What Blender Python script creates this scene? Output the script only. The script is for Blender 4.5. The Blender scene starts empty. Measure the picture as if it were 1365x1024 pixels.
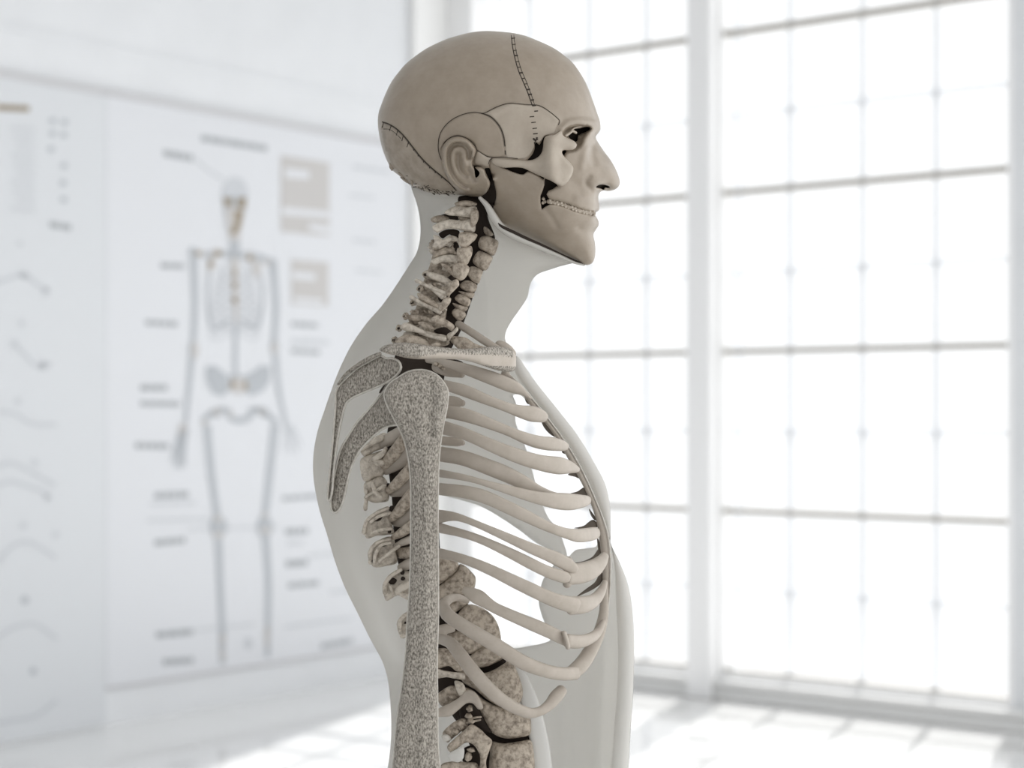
import bpy, bmesh, math, random
import numpy as np
from mathutils import Vector
from mathutils.geometry import delaunay_2d_cdt

random.seed(7)
rng = np.random.default_rng(7)
scene = bpy.context.scene
COL = scene.collection

# ------------------------------------------------------------------ camera
F = 2374.0                 # focal length in pixels of a 1365 px wide frame
CAMZ = 1.33                # camera height
HOR = 550.0                # image row of the horizon
PX = 1348.0                # pixels per metre at the model's mid plane
D0 = F / PX                # distance of the model's mid plane

cam = bpy.data.cameras.new('camera')
cam.sensor_width = 36.0
cam.lens = F / 1365.0 * 36.0
cam.shift_y = (HOR - 512.0) / 1365.0
cam.clip_start = 0.05
cam.clip_end = 200
cam.dof.use_dof = True
cam.dof.focus_distance = D0 - 0.06
cam.dof.aperture_fstop = 4.7
cam_o = bpy.data.objects.new('camera', cam)
cam_o.location = (0, 0, CAMZ)
cam_o.rotation_euler = (math.radians(90), 0, 0)
COL.objects.link(cam_o)
scene.camera = cam_o

ROOT_LOC = Vector((0.02, D0, 0.0))


def P(u, v, w):
    """model space (traced column, traced row, depth; all in 1/1348 m) -> world"""
    y = D0 + w / PX
    return ((u - 682.5) / F * y, y, CAMZ - (v - HOR) / F * y)


def Parr(a):
    a = np.asarray(a, float)
    y = D0 + a[:, 2] / PX
    return np.stack([(a[:, 0] - 682.5) / F * y, y, CAMZ - (a[:, 1] - HOR) / F * y], 1)


# ------------------------------------------------------------------ materials
def new_mat(name):
    m = bpy.data.materials.new(name)
    m.use_nodes = True
    nt = m.node_tree
    b = nt.nodes['Principled BSDF']
    return m, nt, b


def plain(name, col, rough=0.5, spec=0.5, coat=0.0):
    m, nt, b = new_mat(name)
    b.inputs['Base Color'].default_value = (*col, 1)
    b.inputs['Roughness'].default_value = rough
    b.inputs['Specular IOR Level'].default_value = spec
    b.inputs['Coat Weight'].default_value = coat
    return m


def mottled(name, c1, c2, scale, rough=0.5, stretch=(1, 1, 1), lo=0.35, hi=0.65, bump=0.0,
            detail=6, c3=None, spec=0.35, bscale=None):
    """two-tone noise material with bump (wear and pores of the cast)"""
    m, nt, b = new_mat(name)
    N = nt.nodes.new
    L = nt.links.new
    tc = N('ShaderNodeTexCoord')
    mp = N('ShaderNodeMapping')
    mp.inputs['Scale'].default_value = stretch
    L(tc.outputs['Object'], mp.inputs['Vector'])
    no = N('ShaderNodeTexNoise')
    no.inputs['Scale'].default_value = scale
    no.inputs['Detail'].default_value = detail
    no.inputs['Roughness'].default_value = 0.65
    L(mp.outputs['Vector'], no.inputs['Vector'])
    cr = N('ShaderNodeValToRGB')
    cr.color_ramp.elements[0].position = lo
    cr.color_ramp.elements[0].color = (*c1, 1)
    cr.color_ramp.elements[1].position = hi
    cr.color_ramp.elements[1].color = (*c2, 1)
    L(no.outputs['Fac'], cr.inputs['Fac'])
    out = cr.outputs['Color']
    if c3:
        n2 = N('ShaderNodeTexNoise')
        n2.inputs['Scale'].default_value = scale * 0.12
        n2.inputs['Detail'].default_value = 3
        L(tc.outputs['Object'], n2.inputs['Vector'])
        r2 = N('ShaderNodeValToRGB')
        r2.color_ramp.elements[0].position = 0.42
        r2.color_ramp.elements[1].position = 0.68
        L(n2.outputs['Fac'], r2.inputs['Fac'])
        mx = N('ShaderNodeMix')
        mx.data_type = 'RGBA'
        L(r2.outputs['Color'], mx.inputs['Factor'])
        L(out, mx.inputs['A'])
        mx.inputs['B'].default_value = (*c3, 1)
        out = mx.outputs['Result']
    L(out, b.inputs['Base Color'])
    b.inputs['Roughness'].default_value = rough
    b.inputs['Specular IOR Level'].default_value = spec
    if bump:
        nb = N('ShaderNodeTexNoise')
        nb.inputs['Scale'].default_value = bscale or scale
        nb.inputs['Detail'].default_value = 4
        L(mp.outputs['Vector'], nb.inputs['Vector'])
        bp = N('ShaderNodeBump')
        bp.inputs['Strength'].default_value = bump
        bp.inputs['Distance'].default_value = 0.002
        L(nb.outputs['Fac'], bp.inputs['Height'])
        L(bp.outputs['Normal'], b.inputs['Normal'])
    return m


M = {}
M['skull'] = mottled('skull_plastic', (0.265, 0.216, 0.164), (0.325, 0.270, 0.210), 60, 0.31, lo=0.3, hi=0.7,
                     bump=0.05, bscale=500, spec=0.55)
M['skull_pale'] = mottled('pale_skull_plastic', (0.345, 0.292, 0.233), (0.405, 0.35, 0.286), 60, 0.4, lo=0.3, hi=0.7,
                          bump=0.06, bscale=500, spec=0.45)
M['occiput'] = mottled('occipital_plastic', (0.245, 0.205, 0.16), (0.34, 0.29, 0.235), 70, 0.45, bump=0.15,
                       bscale=300)
M['rib'] = mottled('rib_plastic', (0.40, 0.35, 0.295), (0.455, 0.402, 0.345), 70, 0.42, bump=0.05, bscale=600)
M['bone'] = mottled('vertebra_bone', (0.13, 0.10, 0.073), (0.50, 0.43, 0.35), 190, 0.55, lo=0.3, hi=0.58,
                    bump=0.7, bscale=260)
M['bone_pale'] = mottled('pale_vertebra_bone', (0.22, 0.18, 0.14), (0.60, 0.54, 0.46), 190, 0.5, lo=0.25, hi=0.55,
                         bump=0.7, bscale=240)
M['porous'] = mottled('porous_bone', (0.095, 0.083, 0.067), (0.47, 0.43, 0.375), 800, 0.65, stretch=(1, 1, 0.5),
                      lo=0.34, hi=0.64, bump=0.5, detail=2, c3=None)
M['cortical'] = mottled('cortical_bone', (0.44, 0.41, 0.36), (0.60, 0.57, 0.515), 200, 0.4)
M['shell'] = plain('translucent_shell', (0.78, 0.765, 0.73), 0.33, 0.5)
_nt = M['shell'].node_tree
_tl = _nt.nodes.new('ShaderNodeBsdfTranslucent')
_tl.inputs['Color'].default_value = (0.93, 0.92, 0.895, 1)
_mx = _nt.nodes.new('ShaderNodeMixShader')
_mx.inputs[0].default_value = 0.48
_nt.links.new(_nt.nodes['Principled BSDF'].outputs[0], _mx.inputs[1])
_nt.links.new(_tl.outputs[0], _mx.inputs[2])
_nt.links.new(_mx.outputs[0], _nt.nodes['Material Output'].inputs['Surface'])
M['border'] = plain('shaded_shell_border', (0.43, 0.41, 0.375), 0.3, 0.5)  # shell plastic darkened: the shade under the jaw is in this colour
M['dark'] = plain('gap_shade_paint', (0.030, 0.022, 0.017), 0.8, 0.2)  # near-black colour standing in for shade inside gaps and hollows
M['ink'] = plain('suture_ink', (0.045, 0.036, 0.028), 0.7, 0.2)
M['tooth'] = plain('tooth_enamel', (0.47, 0.41, 0.335), 0.35)
M['ligament'] = plain('ligament_plastic', (0.66, 0.65, 0.62), 0.4)
M['wedge'] = plain('rib_end_wedge', (0.15, 0.125, 0.10), 0.7)
M['steel'] = plain('stand_steel', (0.6, 0.6, 0.6), 0.3)
M['steel'].node_tree.nodes['Principled BSDF'].inputs['Metallic'].default_value = 1
M['wall'] = mottled('wall_paint', (0.765, 0.78, 0.80), (0.795, 0.81, 0.83), 3, 0.6)
M['ceiling'] = plain('ceiling_paint', (0.70, 0.70, 0.70), 0.8)
M['trim'] = plain('trim_paint', (0.90, 0.90, 0.89), 0.5)
M['frame'] = plain('window_frame_paint', (0.93, 0.93, 0.93), 0.45)
M['transom'] = plain('transom_metal', (0.42, 0.40, 0.365), 0.5)
M['paper'] = plain('chart_paper', (0.735, 0.75, 0.78), 0.6)
M['paper_left'] = plain('chart_paper_grey', (0.70, 0.72, 0.745), 0.6)
M['chart_rail'] = plain('chart_rail', (0.60, 0.60, 0.615), 0.5)
M['ink_grey'] = plain('print_grey', (0.48, 0.505, 0.535), 0.7)
M['ink_mid'] = plain('print_mid', (0.40, 0.42, 0.44), 0.7)
M['ink_pale'] = plain('print_pale', (0.60, 0.62, 0.65), 0.7)
M['ink_warm'] = plain('print_warm', (0.575, 0.56, 0.55), 0.7)
M['ink_brown'] = plain('print_brown', (0.32, 0.26, 0.185), 0.7)


def translucent(name, col):
    m, nt, b = new_mat(name)
    N, L = nt.nodes.new, nt.links.new
    d = N('ShaderNodeBsdfDiffuse')
    d.inputs['Color'].default_value = (*col, 1)
    t = N('ShaderNodeBsdfTranslucent')
    t.inputs['Color'].default_value = (*col, 1)
    mx = N('ShaderNodeMixShader')
    mx.inputs[0].default_value = 0.6
    L(d.outputs[0], mx.inputs[1])
    L(t.outputs[0], mx.inputs[2])
    L(mx.outputs[0], nt.nodes['Material Output'].inputs['Surface'])
    return m


M['bar'] = translucent('washed_out_glazing_bar', (0.80, 0.81, 0.825))  # bars made translucent: the window glare washing them out is in the material

m, nt, b = new_mat('window_glass')
tr = nt.nodes.new('ShaderNodeBsdfTransparent')
gl = nt.nodes.new('ShaderNodeBsdfGlossy')
gl.inputs['Roughness'].default_value = 0.05
mx = nt.nodes.new('ShaderNodeMixShader')
mx.inputs[0].default_value = 0.05
nt.links.new(tr.outputs[0], mx.inputs[1])
nt.links.new(gl.outputs[0], mx.inputs[2])
nt.links.new(mx.outputs[0], nt.nodes['Material Output'].inputs['Surface'])
M['glass'] = m

# glossy white floor with faint tile joints
m, nt, b = new_mat('floor_tiles')
N, L = nt.nodes.new, nt.links.new
tc = N('ShaderNodeTexCoord')
br = N('ShaderNodeTexBrick')
br.offset = 0
br.inputs['Scale'].default_value = 1.0
br.inputs['Brick Width'].default_value = 0.6
br.inputs['Row Height'].default_value = 0.6
br.inputs['Mortar Size'].default_value = 0.004
br.inputs['Color1'].default_value = (0.84, 0.84, 0.835, 1)
br.inputs['Color2'].default_value = (0.85, 0.85, 0.845, 1)
br.inputs['Mortar'].default_value = (0.70, 0.70, 0.69, 1)
mp = N('ShaderNodeMapping')
mp.inputs['Rotation'].default_value = (0, 0, math.radians(37.6))
L(tc.outputs['Object'], mp.inputs['Vector'])
L(mp.outputs['Vector'], br.inputs['Vector'])
L(br.outputs['Color'], b.inputs['Base Color'])
b.inputs['Roughness'].default_value = 0.12
b.inputs['Coat Weight'].default_value = 0.6
b.inputs['Coat Roughness'].default_value = 0.06
M['floor'] = m


# ------------------------------------------------------------------ object helpers
def link_mesh(name, verts, faces, mat, parent=None, smooth=True, origin=(0, 0, 0)):
    me = bpy.data.meshes.new(name)
    org = Vector(origin)
    me.from_pydata([tuple(Vector(v) - org) for v in verts], [], [tuple(int(i) for i in f) for f in faces])
    me.materials.append(mat)
    if smooth:
        me.polygons.foreach_set('use_smooth', [True] * len(me.polygons))
    me.update()
    o = bpy.data.objects.new(name, me)
    if parent is None:
        o.location = org
    COL.objects.link(o)
    if parent is not None:
        o.parent = parent
    return o


def fix(o, weld=0.0):
    bm = bmesh.new()
    bm.from_mesh(o.data)
    if weld:
        bmesh.ops.remove_doubles(bm, verts=bm.verts, dist=weld)
    bmesh.ops.recalc_face_normals(bm, faces=bm.faces)
    bm.to_mesh(o.data)
    bm.free()
    return o


def part(name, uvw, faces, mat, parent, weld=0.00002, smooth=True):
    """a piece of the anatomical model given in traced space"""
    v = Parr(uvw) - np.array(ROOT_LOC)
    o = link_mesh(name, v, faces, mat, parent, smooth)
    return fix(o, weld)


def tag(o, label, cat, group=None):
    o['label'] = label
    o['category'] = cat
    if group:
        o['group'] = group
    return o


# ------------------------------------------------------------------ 2-D tools
def crom(pts, step, closed=False):
    """centripetal-ish Catmull-Rom resample of rows of any width (first two or three columns are position)"""
    p = np.asarray(pts, float)
    n = len(p)
    out = []
    segs = n if closed else n - 1
    for i in range(segs):
        if closed:
            a, b_, c, d = p[(i - 1) % n], p[i], p[(i + 1) % n], p[(i + 2) % n]
        else:
            b_, c = p[i], p[i + 1]
            a = p[i - 1] if i > 0 else 2 * b_ - c
            d = p[i + 2] if i + 2 < n else 2 * c - b_
        ln = np.linalg.norm((c - b_)[:2 if p.shape[1] == 2 else 3])
        la = max(np.linalg.norm((b_ - a)[:2]), 1e-6)
        ld = max(np.linalg.norm((d - c)[:2]), 1e-6)
        l2 = max(np.linalg.norm((c - b_)[:2]), 1e-6)
        m1 = (c - a) / (la + l2) * l2
        m2 = (d - b_) / (ld + l2) * l2
        k = max(1, int(round(ln / step)))
        for j in range(k):
            t = j / k
            t2, t3 = t * t, t * t * t
            out.append((2 * t3 - 3 * t2 + 1) * b_ + (t3 - 2 * t2 + t) * m1 + (-2 * t3 + 3 * t2) * c + (t3 - t2) * m2)
    if not closed:
        out.append(p[-1])
    return np.array(out)


def inside(pts, poly):
    x, y = pts[:, 0], pts[:, 1]
    r = np.zeros(len(pts), bool)
    n = len(poly)
    j = n - 1
    for i in range(n):
        xi, yi = poly[i]
        xj, yj = poly[j]
        if yi != yj:
            c = ((yi > y) != (yj > y)) & (x < (xj - xi) * (y - yi) / (yj - yi) + xi)
            r ^= c
        j = i
    return r


def segdist(pts, line, closed=False):
    """distance of points to a polyline"""
    line = np.asarray(line, float)
    a = line
    b_ = np.roll(line, -1, 0)
    if not closed:
        a, b_ = a[:-1], b_[:-1]
    best = np.full(len(pts), 1e9)
    for p, q in zip(a, b_):
        d = q - p
        l2 = d @ d
        if l2 < 1e-12:
            continue
        t = np.clip(((pts - p) @ d) / l2, 0, 1)
        e = pts - (p + t[:, None] * d)
        best = np.minimum(best, np.einsum('ij,ij->i', e, e))
    return np.sqrt(best)


def area(poly):
    x, y = poly[:, 0], poly[:, 1]
    return 0.5 * np.sum(x * np.roll(y, -1) - np.roll(x, -1) * y)


def rings(poly, ds):
    """points offset inwards from a closed polygon"""
    if area(poly) < 0:
        poly = poly[::-1]
    t = np.roll(poly, -1, 0) - np.roll(poly, 1, 0)
    t /= np.maximum(np.linalg.norm(t, axis=1), 1e-9)[:, None]
    nrm = np.stack([-t[:, 1], t[:, 0]], 1)
    out = []
    for d in ds:
        q = poly + nrm * d
        ok = inside(q, poly)
        q = q[ok]
        if len(q):
            q = q[segdist(q, poly, True) > d * 0.85]
            out.append(q)
    return out


def triangulate(poly, s, extra_edges=(), ring=(0.12, 0.45), extra_pts=None, ring_polys=()):
    """CDT of a closed polygon with an even interior; extra_edges are further closed loops used as constraints"""
    loops = [poly] + list(extra_edges)
    verts, edges = [], []
    for lp in loops:
        k = len(verts)
        n = len(lp)
        verts += [tuple(p) for p in lp]
        edges += [(k + i, k + (i + 1) % n) for i in range(n)]
    lo, hi = poly.min(0), poly.max(0)
    gx = np.arange(lo[0], hi[0], s)
    gy = np.arange(lo[1], hi[1], s * 0.866)
    g = np.array([(x + (0.5 * s if j % 2 else 0), y) for j, y in enumerate(gy) for x in gx])
    g = g[inside(g, poly)]
    for lp in loops:
        if len(g):
            g = g[segdist(g, lp, True) > s * 0.75]
    pts = list(map(tuple, g))
    for q in rings(poly, [r * s for r in ring]):
        pts += list(map(tuple, q))
    for lp, ds in ring_polys:
        for q in rings(lp, ds):
            q = q[inside(q, poly)]
            if len(q):
                q = q[segdist(q, poly, True) > 0.3]
            pts += list(map(tuple, q))
    if extra_pts is not None:
        pts += list(map(tuple, extra_pts))
    vv = [Vector(p) for p in verts + pts]
    r = delaunay_2d_cdt(vv, edges, [], 0, 1e-5)
    ov = np.array([(p.x, p.y) for p in r[0]])
    of = np.array([f for f in r[2] if len(f) == 3])
    c = ov[of].mean(1)
    of = of[inside(c, poly)]
    # orient
    a = ov[of]
    cr = (a[:, 1, 0] - a[:, 0, 0]) * (a[:, 2, 1] - a[:, 0, 1]) - (a[:, 1, 1] - a[:, 0, 1]) * (a[:, 2, 0] - a[:, 0, 0])
    of = of[np.abs(cr) > 1e-7]
    cr = cr[np.abs(cr) > 1e-7]
    of[cr < 0] = of[cr < 0][:, ::-1]
    return ov, of


def boundary_edges(tris):
    cnt = {}
    for t in tris:
        for a, b_ in ((t[0], t[1]), (t[1], t[2]), (t[2], t[0])):
            k = (min(a, b_), max(a, b_))
            cnt.setdefault(k, []).append((a, b_))
    return [v[0] for v in cnt.values() if len(v) == 1]


def poisson(ov, of, bnd, src=4.0):
    """solve lap(phi) = -src with phi = 0 on the boundary (linear elements, conjugate gradients)"""
    n = len(ov)
    a, b_, c = ov[of[:, 0]], ov[of[:, 1]], ov[of[:, 2]]
    ar = np.abs((b_[:, 0] - a[:, 0]) * (c[:, 1] - a[:, 1]) - (b_[:, 1] - a[:, 1]) * (c[:, 0] - a[:, 0])) / 2
    I, J, W = [], [], []
    for i, j, k in ((0, 1, 2), (1, 2, 0), (2, 0, 1)):
        p, q, r = ov[of[:, i]], ov[of[:, j]], ov[of[:, k]]
        e1, e2 = p - r, q - r
        cot = np.einsum('ij,ij->i', e1, e2) / (2 * np.maximum(ar, 1e-9))
        I.append(of[:, i])
        J.append(of[:, j])
        W.append(np.clip(cot / 2, -5, 5))
    I, J, W = np.concatenate(I), np.concatenate(J), np.concatenate(W)
    diag = np.bincount(I, W, n) + np.bincount(J, W, n)
    s = np.full(len(of), src) if np.isscalar(src) else src
    rhs = np.zeros(n)
    for i in range(3):
        rhs += np.bincount(of[:, i], s * ar / 3, n)
    free = np.ones(n, bool)
    free[bnd] = False
    used = np.zeros(n, bool)
    used[of.ravel()] = True
    free &= used
    fm = free.astype(float)

    def A(x):
        return (diag * x - np.bincount(I, W * x[J], n) - np.bincount(J, W * x[I], n)) * fm + x * (1 - fm)
    x = np.zeros(n)
    r = rhs * fm
    pre = np.where(free, 1 / np.maximum(diag, 1e-6), 1)
    z = pre * r
    p = z.copy()
    rz = r @ z
    r0 = math.sqrt(r @ r) + 1e-12
    for it in range(1500):
        Ap = A(p)
        al = rz / (p @ Ap + 1e-20)
        x += al * p
        r -= al * Ap
        if math.sqrt(r @ r) < 1e-5 * r0:
            break
        z = pre * r
        rz2 = r @ z
        p = z + (rz2 / rz) * p
        rz = rz2
    return np.maximum(x, 0)


def inflate(poly, scale=1.0, cap=None, w0=0.0, s=2.5, smooth=True, far=1.0, step=None, disp=None, rough=0.0):
    """puffed solid from a traced outline: returns uvw, faces. w0 may be f(u, v)"""
    poly = np.asarray(poly, float)
    poly = crom(poly, step or s * 0.8, True) if smooth else poly
    ov, of = triangulate(poly, s)
    be = boundary_edges(of)
    bnd = np.array(sorted({i for e in be for i in e}))
    phi = poisson(ov, of, bnd)
    h = np.sqrt(phi) * scale
    if cap:
        h = cap * np.tanh(h / cap)
    if disp is not None:
        h = h + disp(ov, h)
    if rough:
        h = h + rough * fbm(ov * 0.09) * np.minimum(1, h / 4)
    base = w0(ov) if callable(w0) else np.full(len(ov), float(w0))
    near = np.column_stack([ov, base - h])
    back = np.column_stack([ov, base + h * far])
    n = len(ov)
    isb = np.zeros(n, bool)
    isb[bnd] = True
    mp_ = np.arange(n) + n
    mp_[isb] = np.arange(n)[isb]
    return np.vstack([near, back]), np.vstack([of, mp_[of][:, ::-1]])


_ph = rng.uniform(0, 6.28, (5, 8, 2))
_an = rng.uniform(0, 6.28, (5, 8))


def fbm(p):
    """cheap smooth pseudo-noise on 2-D points, about -1..1"""
    r = np.zeros(len(p))
    am, fr = 1.0, 1.0
    for o in range(4):
        t = np.zeros(len(p))
        for k in range(8):
            d = np.array([math.cos(_an[o, k]), math.sin(_an[o, k])])
            t += np.sin((p @ d) * 2 * fr * (0.7 + 0.08 * k) + _ph[o, k, 0])
        r += am * t / 8
        am *= 0.6
        fr *= 2.0
    return r


def sweep(rows, step=4.0, ring=14, round0=True, round1=True, sq=2.0, up=None):
    """tube through rows of (u, v, w, half height, half thickness)"""
    r = crom(rows, step)
    r[:, 3:] = np.maximum(r[:, 3:], 0.2)
    n = len(r)
    pos = r[:, :3]
    tan = np.gradient(pos, axis=0)
    tan /= np.maximum(np.linalg.norm(tan, axis=1), 1e-9)[:, None]
    rr = []
    def ends(i, sgn):
        o = []
        k = min(r[i, 3], 1.2 * r[i, 4])
        for a in (0.25, 0.5, 0.75, 0.93, 1.0):
            o.append((pos[i] + sgn * tan[i] * k * a, tan[i], max(math.sqrt(max(0, 1 - a * a)), 0.02) * r[i, 3],
                      max(math.sqrt(max(0, 1 - a * a)), 0.02) * r[i, 4]))
        return o
    if round0:
        rr += ends(0, -1)[::-1]
    rr += [(pos[i], tan[i], r[i, 3], r[i, 4]) for i in range(n)]
    if round1:
        rr += ends(n - 1, 1)
    verts, faces = [], []
    prev = None
    for p, t, hh, ht in rr:
        B = np.cross(t, np.array([0, 0, 1.0]) if up is None else np.asarray(up, float))
        if np.linalg.norm(B) < 0.15 and prev is not None:
            B = prev - t * (prev @ t)
        B /= max(np.linalg.norm(B), 1e-9)
        if prev is not None and B @ prev < 0:
            B = -B
        prev = B
        Dv = np.cross(t, B)
        for k in range(ring):
            a = 2 * math.pi * k / ring
            c, s_ = math.cos(a), math.sin(a)
            e = 2.0 / sq
            cx = math.copysign(abs(c) ** e, c)
            sx = math.copysign(abs(s_) ** e, s_)
            verts.append(p + B * cx * hh + Dv * sx * ht)
    m_ = len(rr)
    for i in range(m_ - 1):
        for k in range(ring):
            a = i * ring + k
            b_ = i * ring + (k + 1) % ring
            faces.append((a, b_, b_ + ring, a + ring))
    faces.append(tuple(range(ring))[::-1])
    faces.append(tuple((m_ - 1) * ring + k for k in range(ring)))
    return np.array(verts), faces


def merge(parts):
    V, Fc = [], []
    k = 0
    for v, f in parts:
        V.append(np.asarray(v))
        Fc += [tuple(int(i) + k for i in q) for q in f]
        k += len(v)
    return np.vstack(V), Fc


def blob(u, v, w, ru, rv, rw, ang=0.0, seed=0, rough=0.18, n=9):
    """lumpy ellipsoid"""
    r = np.random.default_rng(seed)
    ph = r.uniform(0, 6.28, 6)
    V, Fc = [], []
    ca, sa = math.cos(ang), math.sin(ang)
    m_ = n * 2
    for i in range(n + 1):
        th = math.pi * i / n
        for j in range(m_):
            p = 2 * math.pi * j / m_
            k = 1 + rough * (math.sin(3 * p + ph[0] + 2 * th) * math.sin(2 * th + ph[1]) + 0.6 * math.sin(5 * p + ph[2]) * math.sin(4 * th + ph[3]))
            a, b_, c = math.sin(th) * math.cos(p) * ru * k, math.cos(th) * rv * k, math.sin(th) * math.sin(p) * rw * k
            V.append((u + a * ca - b_ * sa, v + a * sa + b_ * ca, w + c))
    for i in range(n):
        for j in range(m_):
            a = i * m_ + j
            b_ = i * m_ + (j + 1) % m_
            Fc.append((a, b_, b_ + m_, a + m_))
    return np.array(V), Fc


def paint(o, uvw, faces, cond, mat):
    """second material on the faces whose centre (u, v, w) fulfils cond; face order is kept by part(..., weld=0)"""
    o.data.materials.append(mat)
    for p, f in zip(o.data.polygons, faces):
        c = np.mean([uvw[i] for i in f], axis=0)
        if cond(c):
            p.material_index = 1


# ================================================================== ANATOMICAL MODEL
model = bpy.data.objects.new('anatomical_model', None)
model.location = ROOT_LOC
model.empty_display_size = 0.1
COL.objects.link(model)
tag(model, 'life-size beige half skeleton torso model in profile facing the windows, pale body shell behind',
    'anatomical model')
# ------------------------------------------------------------------ head
FACE = [(655, 41.3), (681, 43.5), (698, 47), (712.4, 52.3), (726, 58), (739.8, 65.1), (753, 74.5), (764.4, 84.8), (773, 96.5),
        (780.8, 110.2), (785.5, 121), (789.5, 132), (793.5, 143), (797.2, 154), (799.6, 161), (800.5, 167.5), (800.2, 173),
        (797.4, 177.7), (794.4, 182.3), (796.3, 187.8), (801.7, 196.4), (807, 204), (811.5, 209.7), (815.6, 215.8),
        (821.3, 226.6), (825.2, 236.7), (826.3, 243), (824.8, 248.4), (820.5, 252.3), (815, 254.4), (809.5, 254.9),
        (804.8, 254.2), (800.4, 256.0), (798, 260.2), (797.8, 266.4), (798.8, 271.8), (799, 275.5), (798.6, 279.5), (796.7, 282.0),
        (793.6, 283.6), (793.6, 286.3), (796.1, 290.8), (798.3, 296.2), (798, 300.5), (794.8, 305.9), (791.5, 311.2),
        (791.2, 315.5), (793.2, 324.1), (793.7, 335.9), (792.6, 344.5), (789.2, 351), (782.7, 353.6), (775.2, 351.2),
        (768.7, 347.2), (758, 342.5), (747.3, 338), (737, 333), (726.9, 327.9), (710.7, 320.6), (700, 315.6), (685.7, 308.0), (675, 303.5),
        (667.8, 298.9), (661, 291.5), (656.5, 283.5), (651, 273), (644, 265), (635, 262), (620, 260.5), (605.4, 259.5),
        (584.3, 259), (570.3, 256), (558.6, 251.9), (546.9, 247.2), (535.1, 236.7), (523.4, 227.3), (518.7, 220.3),
        (512.9, 207.4), (508.2, 193.3), (504.7, 175.8), (503.5, 161.7), (504.7, 150), (507.6, 141), (515.5, 121.2),
        (522.5, 108), (532, 95.2), (542, 84), (553.8, 74.7), (567, 65.5), (581, 58.3), (595, 52.2), (608.5, 47.9), (620, 44.8), (633, 42.4),
        (645, 41.3)]
FACE = crom(np.array(FACE), 2.0, True)

MAND = np.array([(651.5, 214), (656.5, 213.5), (662, 219), (672.3, 224.2), (685.7, 229.8), (697, 232.5), (703.7, 228.5), (711, 231),
                 (719, 235), (725, 238.5), (726, 246), (723.5, 254), (720.5, 261.3), (720.5, 270), (722.5, 279), (726, 276),
                 (733, 272.5), (740, 272.5), (749, 275), (757, 278), (764, 281), (771, 283.2), (778, 285), (786, 286.6), (792, 286.4)])
MAND_SIL = [(796.1, 290.8), (798.3, 296.2), (798, 300.5), (794.8, 305.9), (791.5, 311.2),
            (791.2, 315.5), (793.2, 324.1), (793.7, 335.9), (792.6, 344.5), (789.2, 351), (782.7, 353.6), (775.2, 351.2),
            (768.7, 347.2), (758, 342.5), (747.3, 338), (737, 333), (726.9, 327.9), (710.7, 320.6), (700, 315.6), (685.7, 308.0), (675, 303.5),
            (667.8, 298.9), (661, 291.5), (657.5, 283.5)]
MAND_BACK = [(657.5, 277), (660.5, 268), (661.5, 258), (659.5, 247), (656.5, 236.5), (653, 225)]
# grow past the outline where it meets it, so that the cut follows the outline itself
def outwards(pts, d):
    p = np.array(pts)
    t = np.gradient(p, axis=0)
    t /= np.linalg.norm(t, axis=1)[:, None]
    return p + np.stack([t[:, 1], -t[:, 0]], 1) * d
MAND_CLASS = np.vstack([MAND, [(802, 286.0)], outwards(MAND_SIL, 8.0), MAND_BACK])
MAND_LINE = np.vstack([MAND_BACK, MAND, [(794, 286.4)]])        # internal border of the mandible

UPPER_LIP = np.array([(797, 282.6), (790, 282.8), (784, 281.6), (777, 279.2), (770, 277), (763, 274.2), (757, 271.8), (750, 269.5),
                      (743, 267.8), (736, 266.2), (731, 264), (728.5, 259), (731, 254.5), (737, 252), (741.5, 248.5)])
GAPS = [  # openings through the face
    np.array([(726, 238), (733, 240.5), (742, 245.5), (744, 249), (741.5, 248.5), (737, 252), (731, 254.5), (728.5, 259), (731, 264), (736, 266.2),
              (743, 267.8), (750, 269.5), (757, 271.8), (763, 274.2), (770, 277), (777, 279.2), (784, 281.6), (790, 282.8), (799, 282.6), (804, 284.5), (802, 286),
              (792, 286.4), (786, 286.6), (778, 285), (771, 283.2), (764, 281), (757, 278), (749, 275), (740, 272.5), (733, 272.5),
              (726, 276), (722.5, 279), (720.5, 270), (720.5, 261.3), (723.5, 254), (726, 246)]),
    # behind the ramus, below the ear
    np.array([(646, 225), (652, 224), (653, 225), (656.5, 236.5), (659.5, 247), (661.5, 258), (660.5, 268), (657.5, 277), (657, 284), (650, 284),
              (636, 270), (630, 256), (640, 262), (652, 250), (650, 236)]),
    # under the cheek arch
    np.array([(668, 222), (676, 216), (700, 217), (716, 224), (725, 232), (725, 238.5), (719, 235), (711, 231), (703.7, 228.5), (697, 232.5),
              (685.7, 229.8), (672.3, 224.2)]),
    # temple gap behind the cheek bone
    np.array([(713.5, 189), (719, 193), (722.5, 187), (726, 181), (731, 183), (728, 200), (722, 211), (712, 217), (700, 217), (704, 212.5), (709, 206.5), (712.5, 199)]),
    # eye
    np.array([(757.5, 181.5), (761.5, 178), (765, 174), (763, 172), (768, 172), (775, 171), (780.5, 169.2), (785, 169.6), (786, 172.3), (781.5, 175.5), (775.5, 178),
              (770.5, 181.5), (769.5, 187.5), (766, 189.5), (761, 185.5)]),
    # slit beside the orbit foot
    np.array([(748.5, 200), (755, 201), (753, 205), (751.5, 209), (747, 205)]),
    # nostril
    np.array([(794.3, 249.5), (798.2, 246.7), (803, 246.0), (808.5, 246.9), (813, 249.3), (811, 250.8), (806.5, 250.2), (804.5, 253), (800, 251.0)]),
    # ear canal
    np.array([(631, 222), (640, 224), (641, 233), (635, 238), (631, 232)]),
]
GAPS = [g if i in (0,) else crom(g, 1.5, True) for i, g in enumerate(GAPS)]

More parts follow.
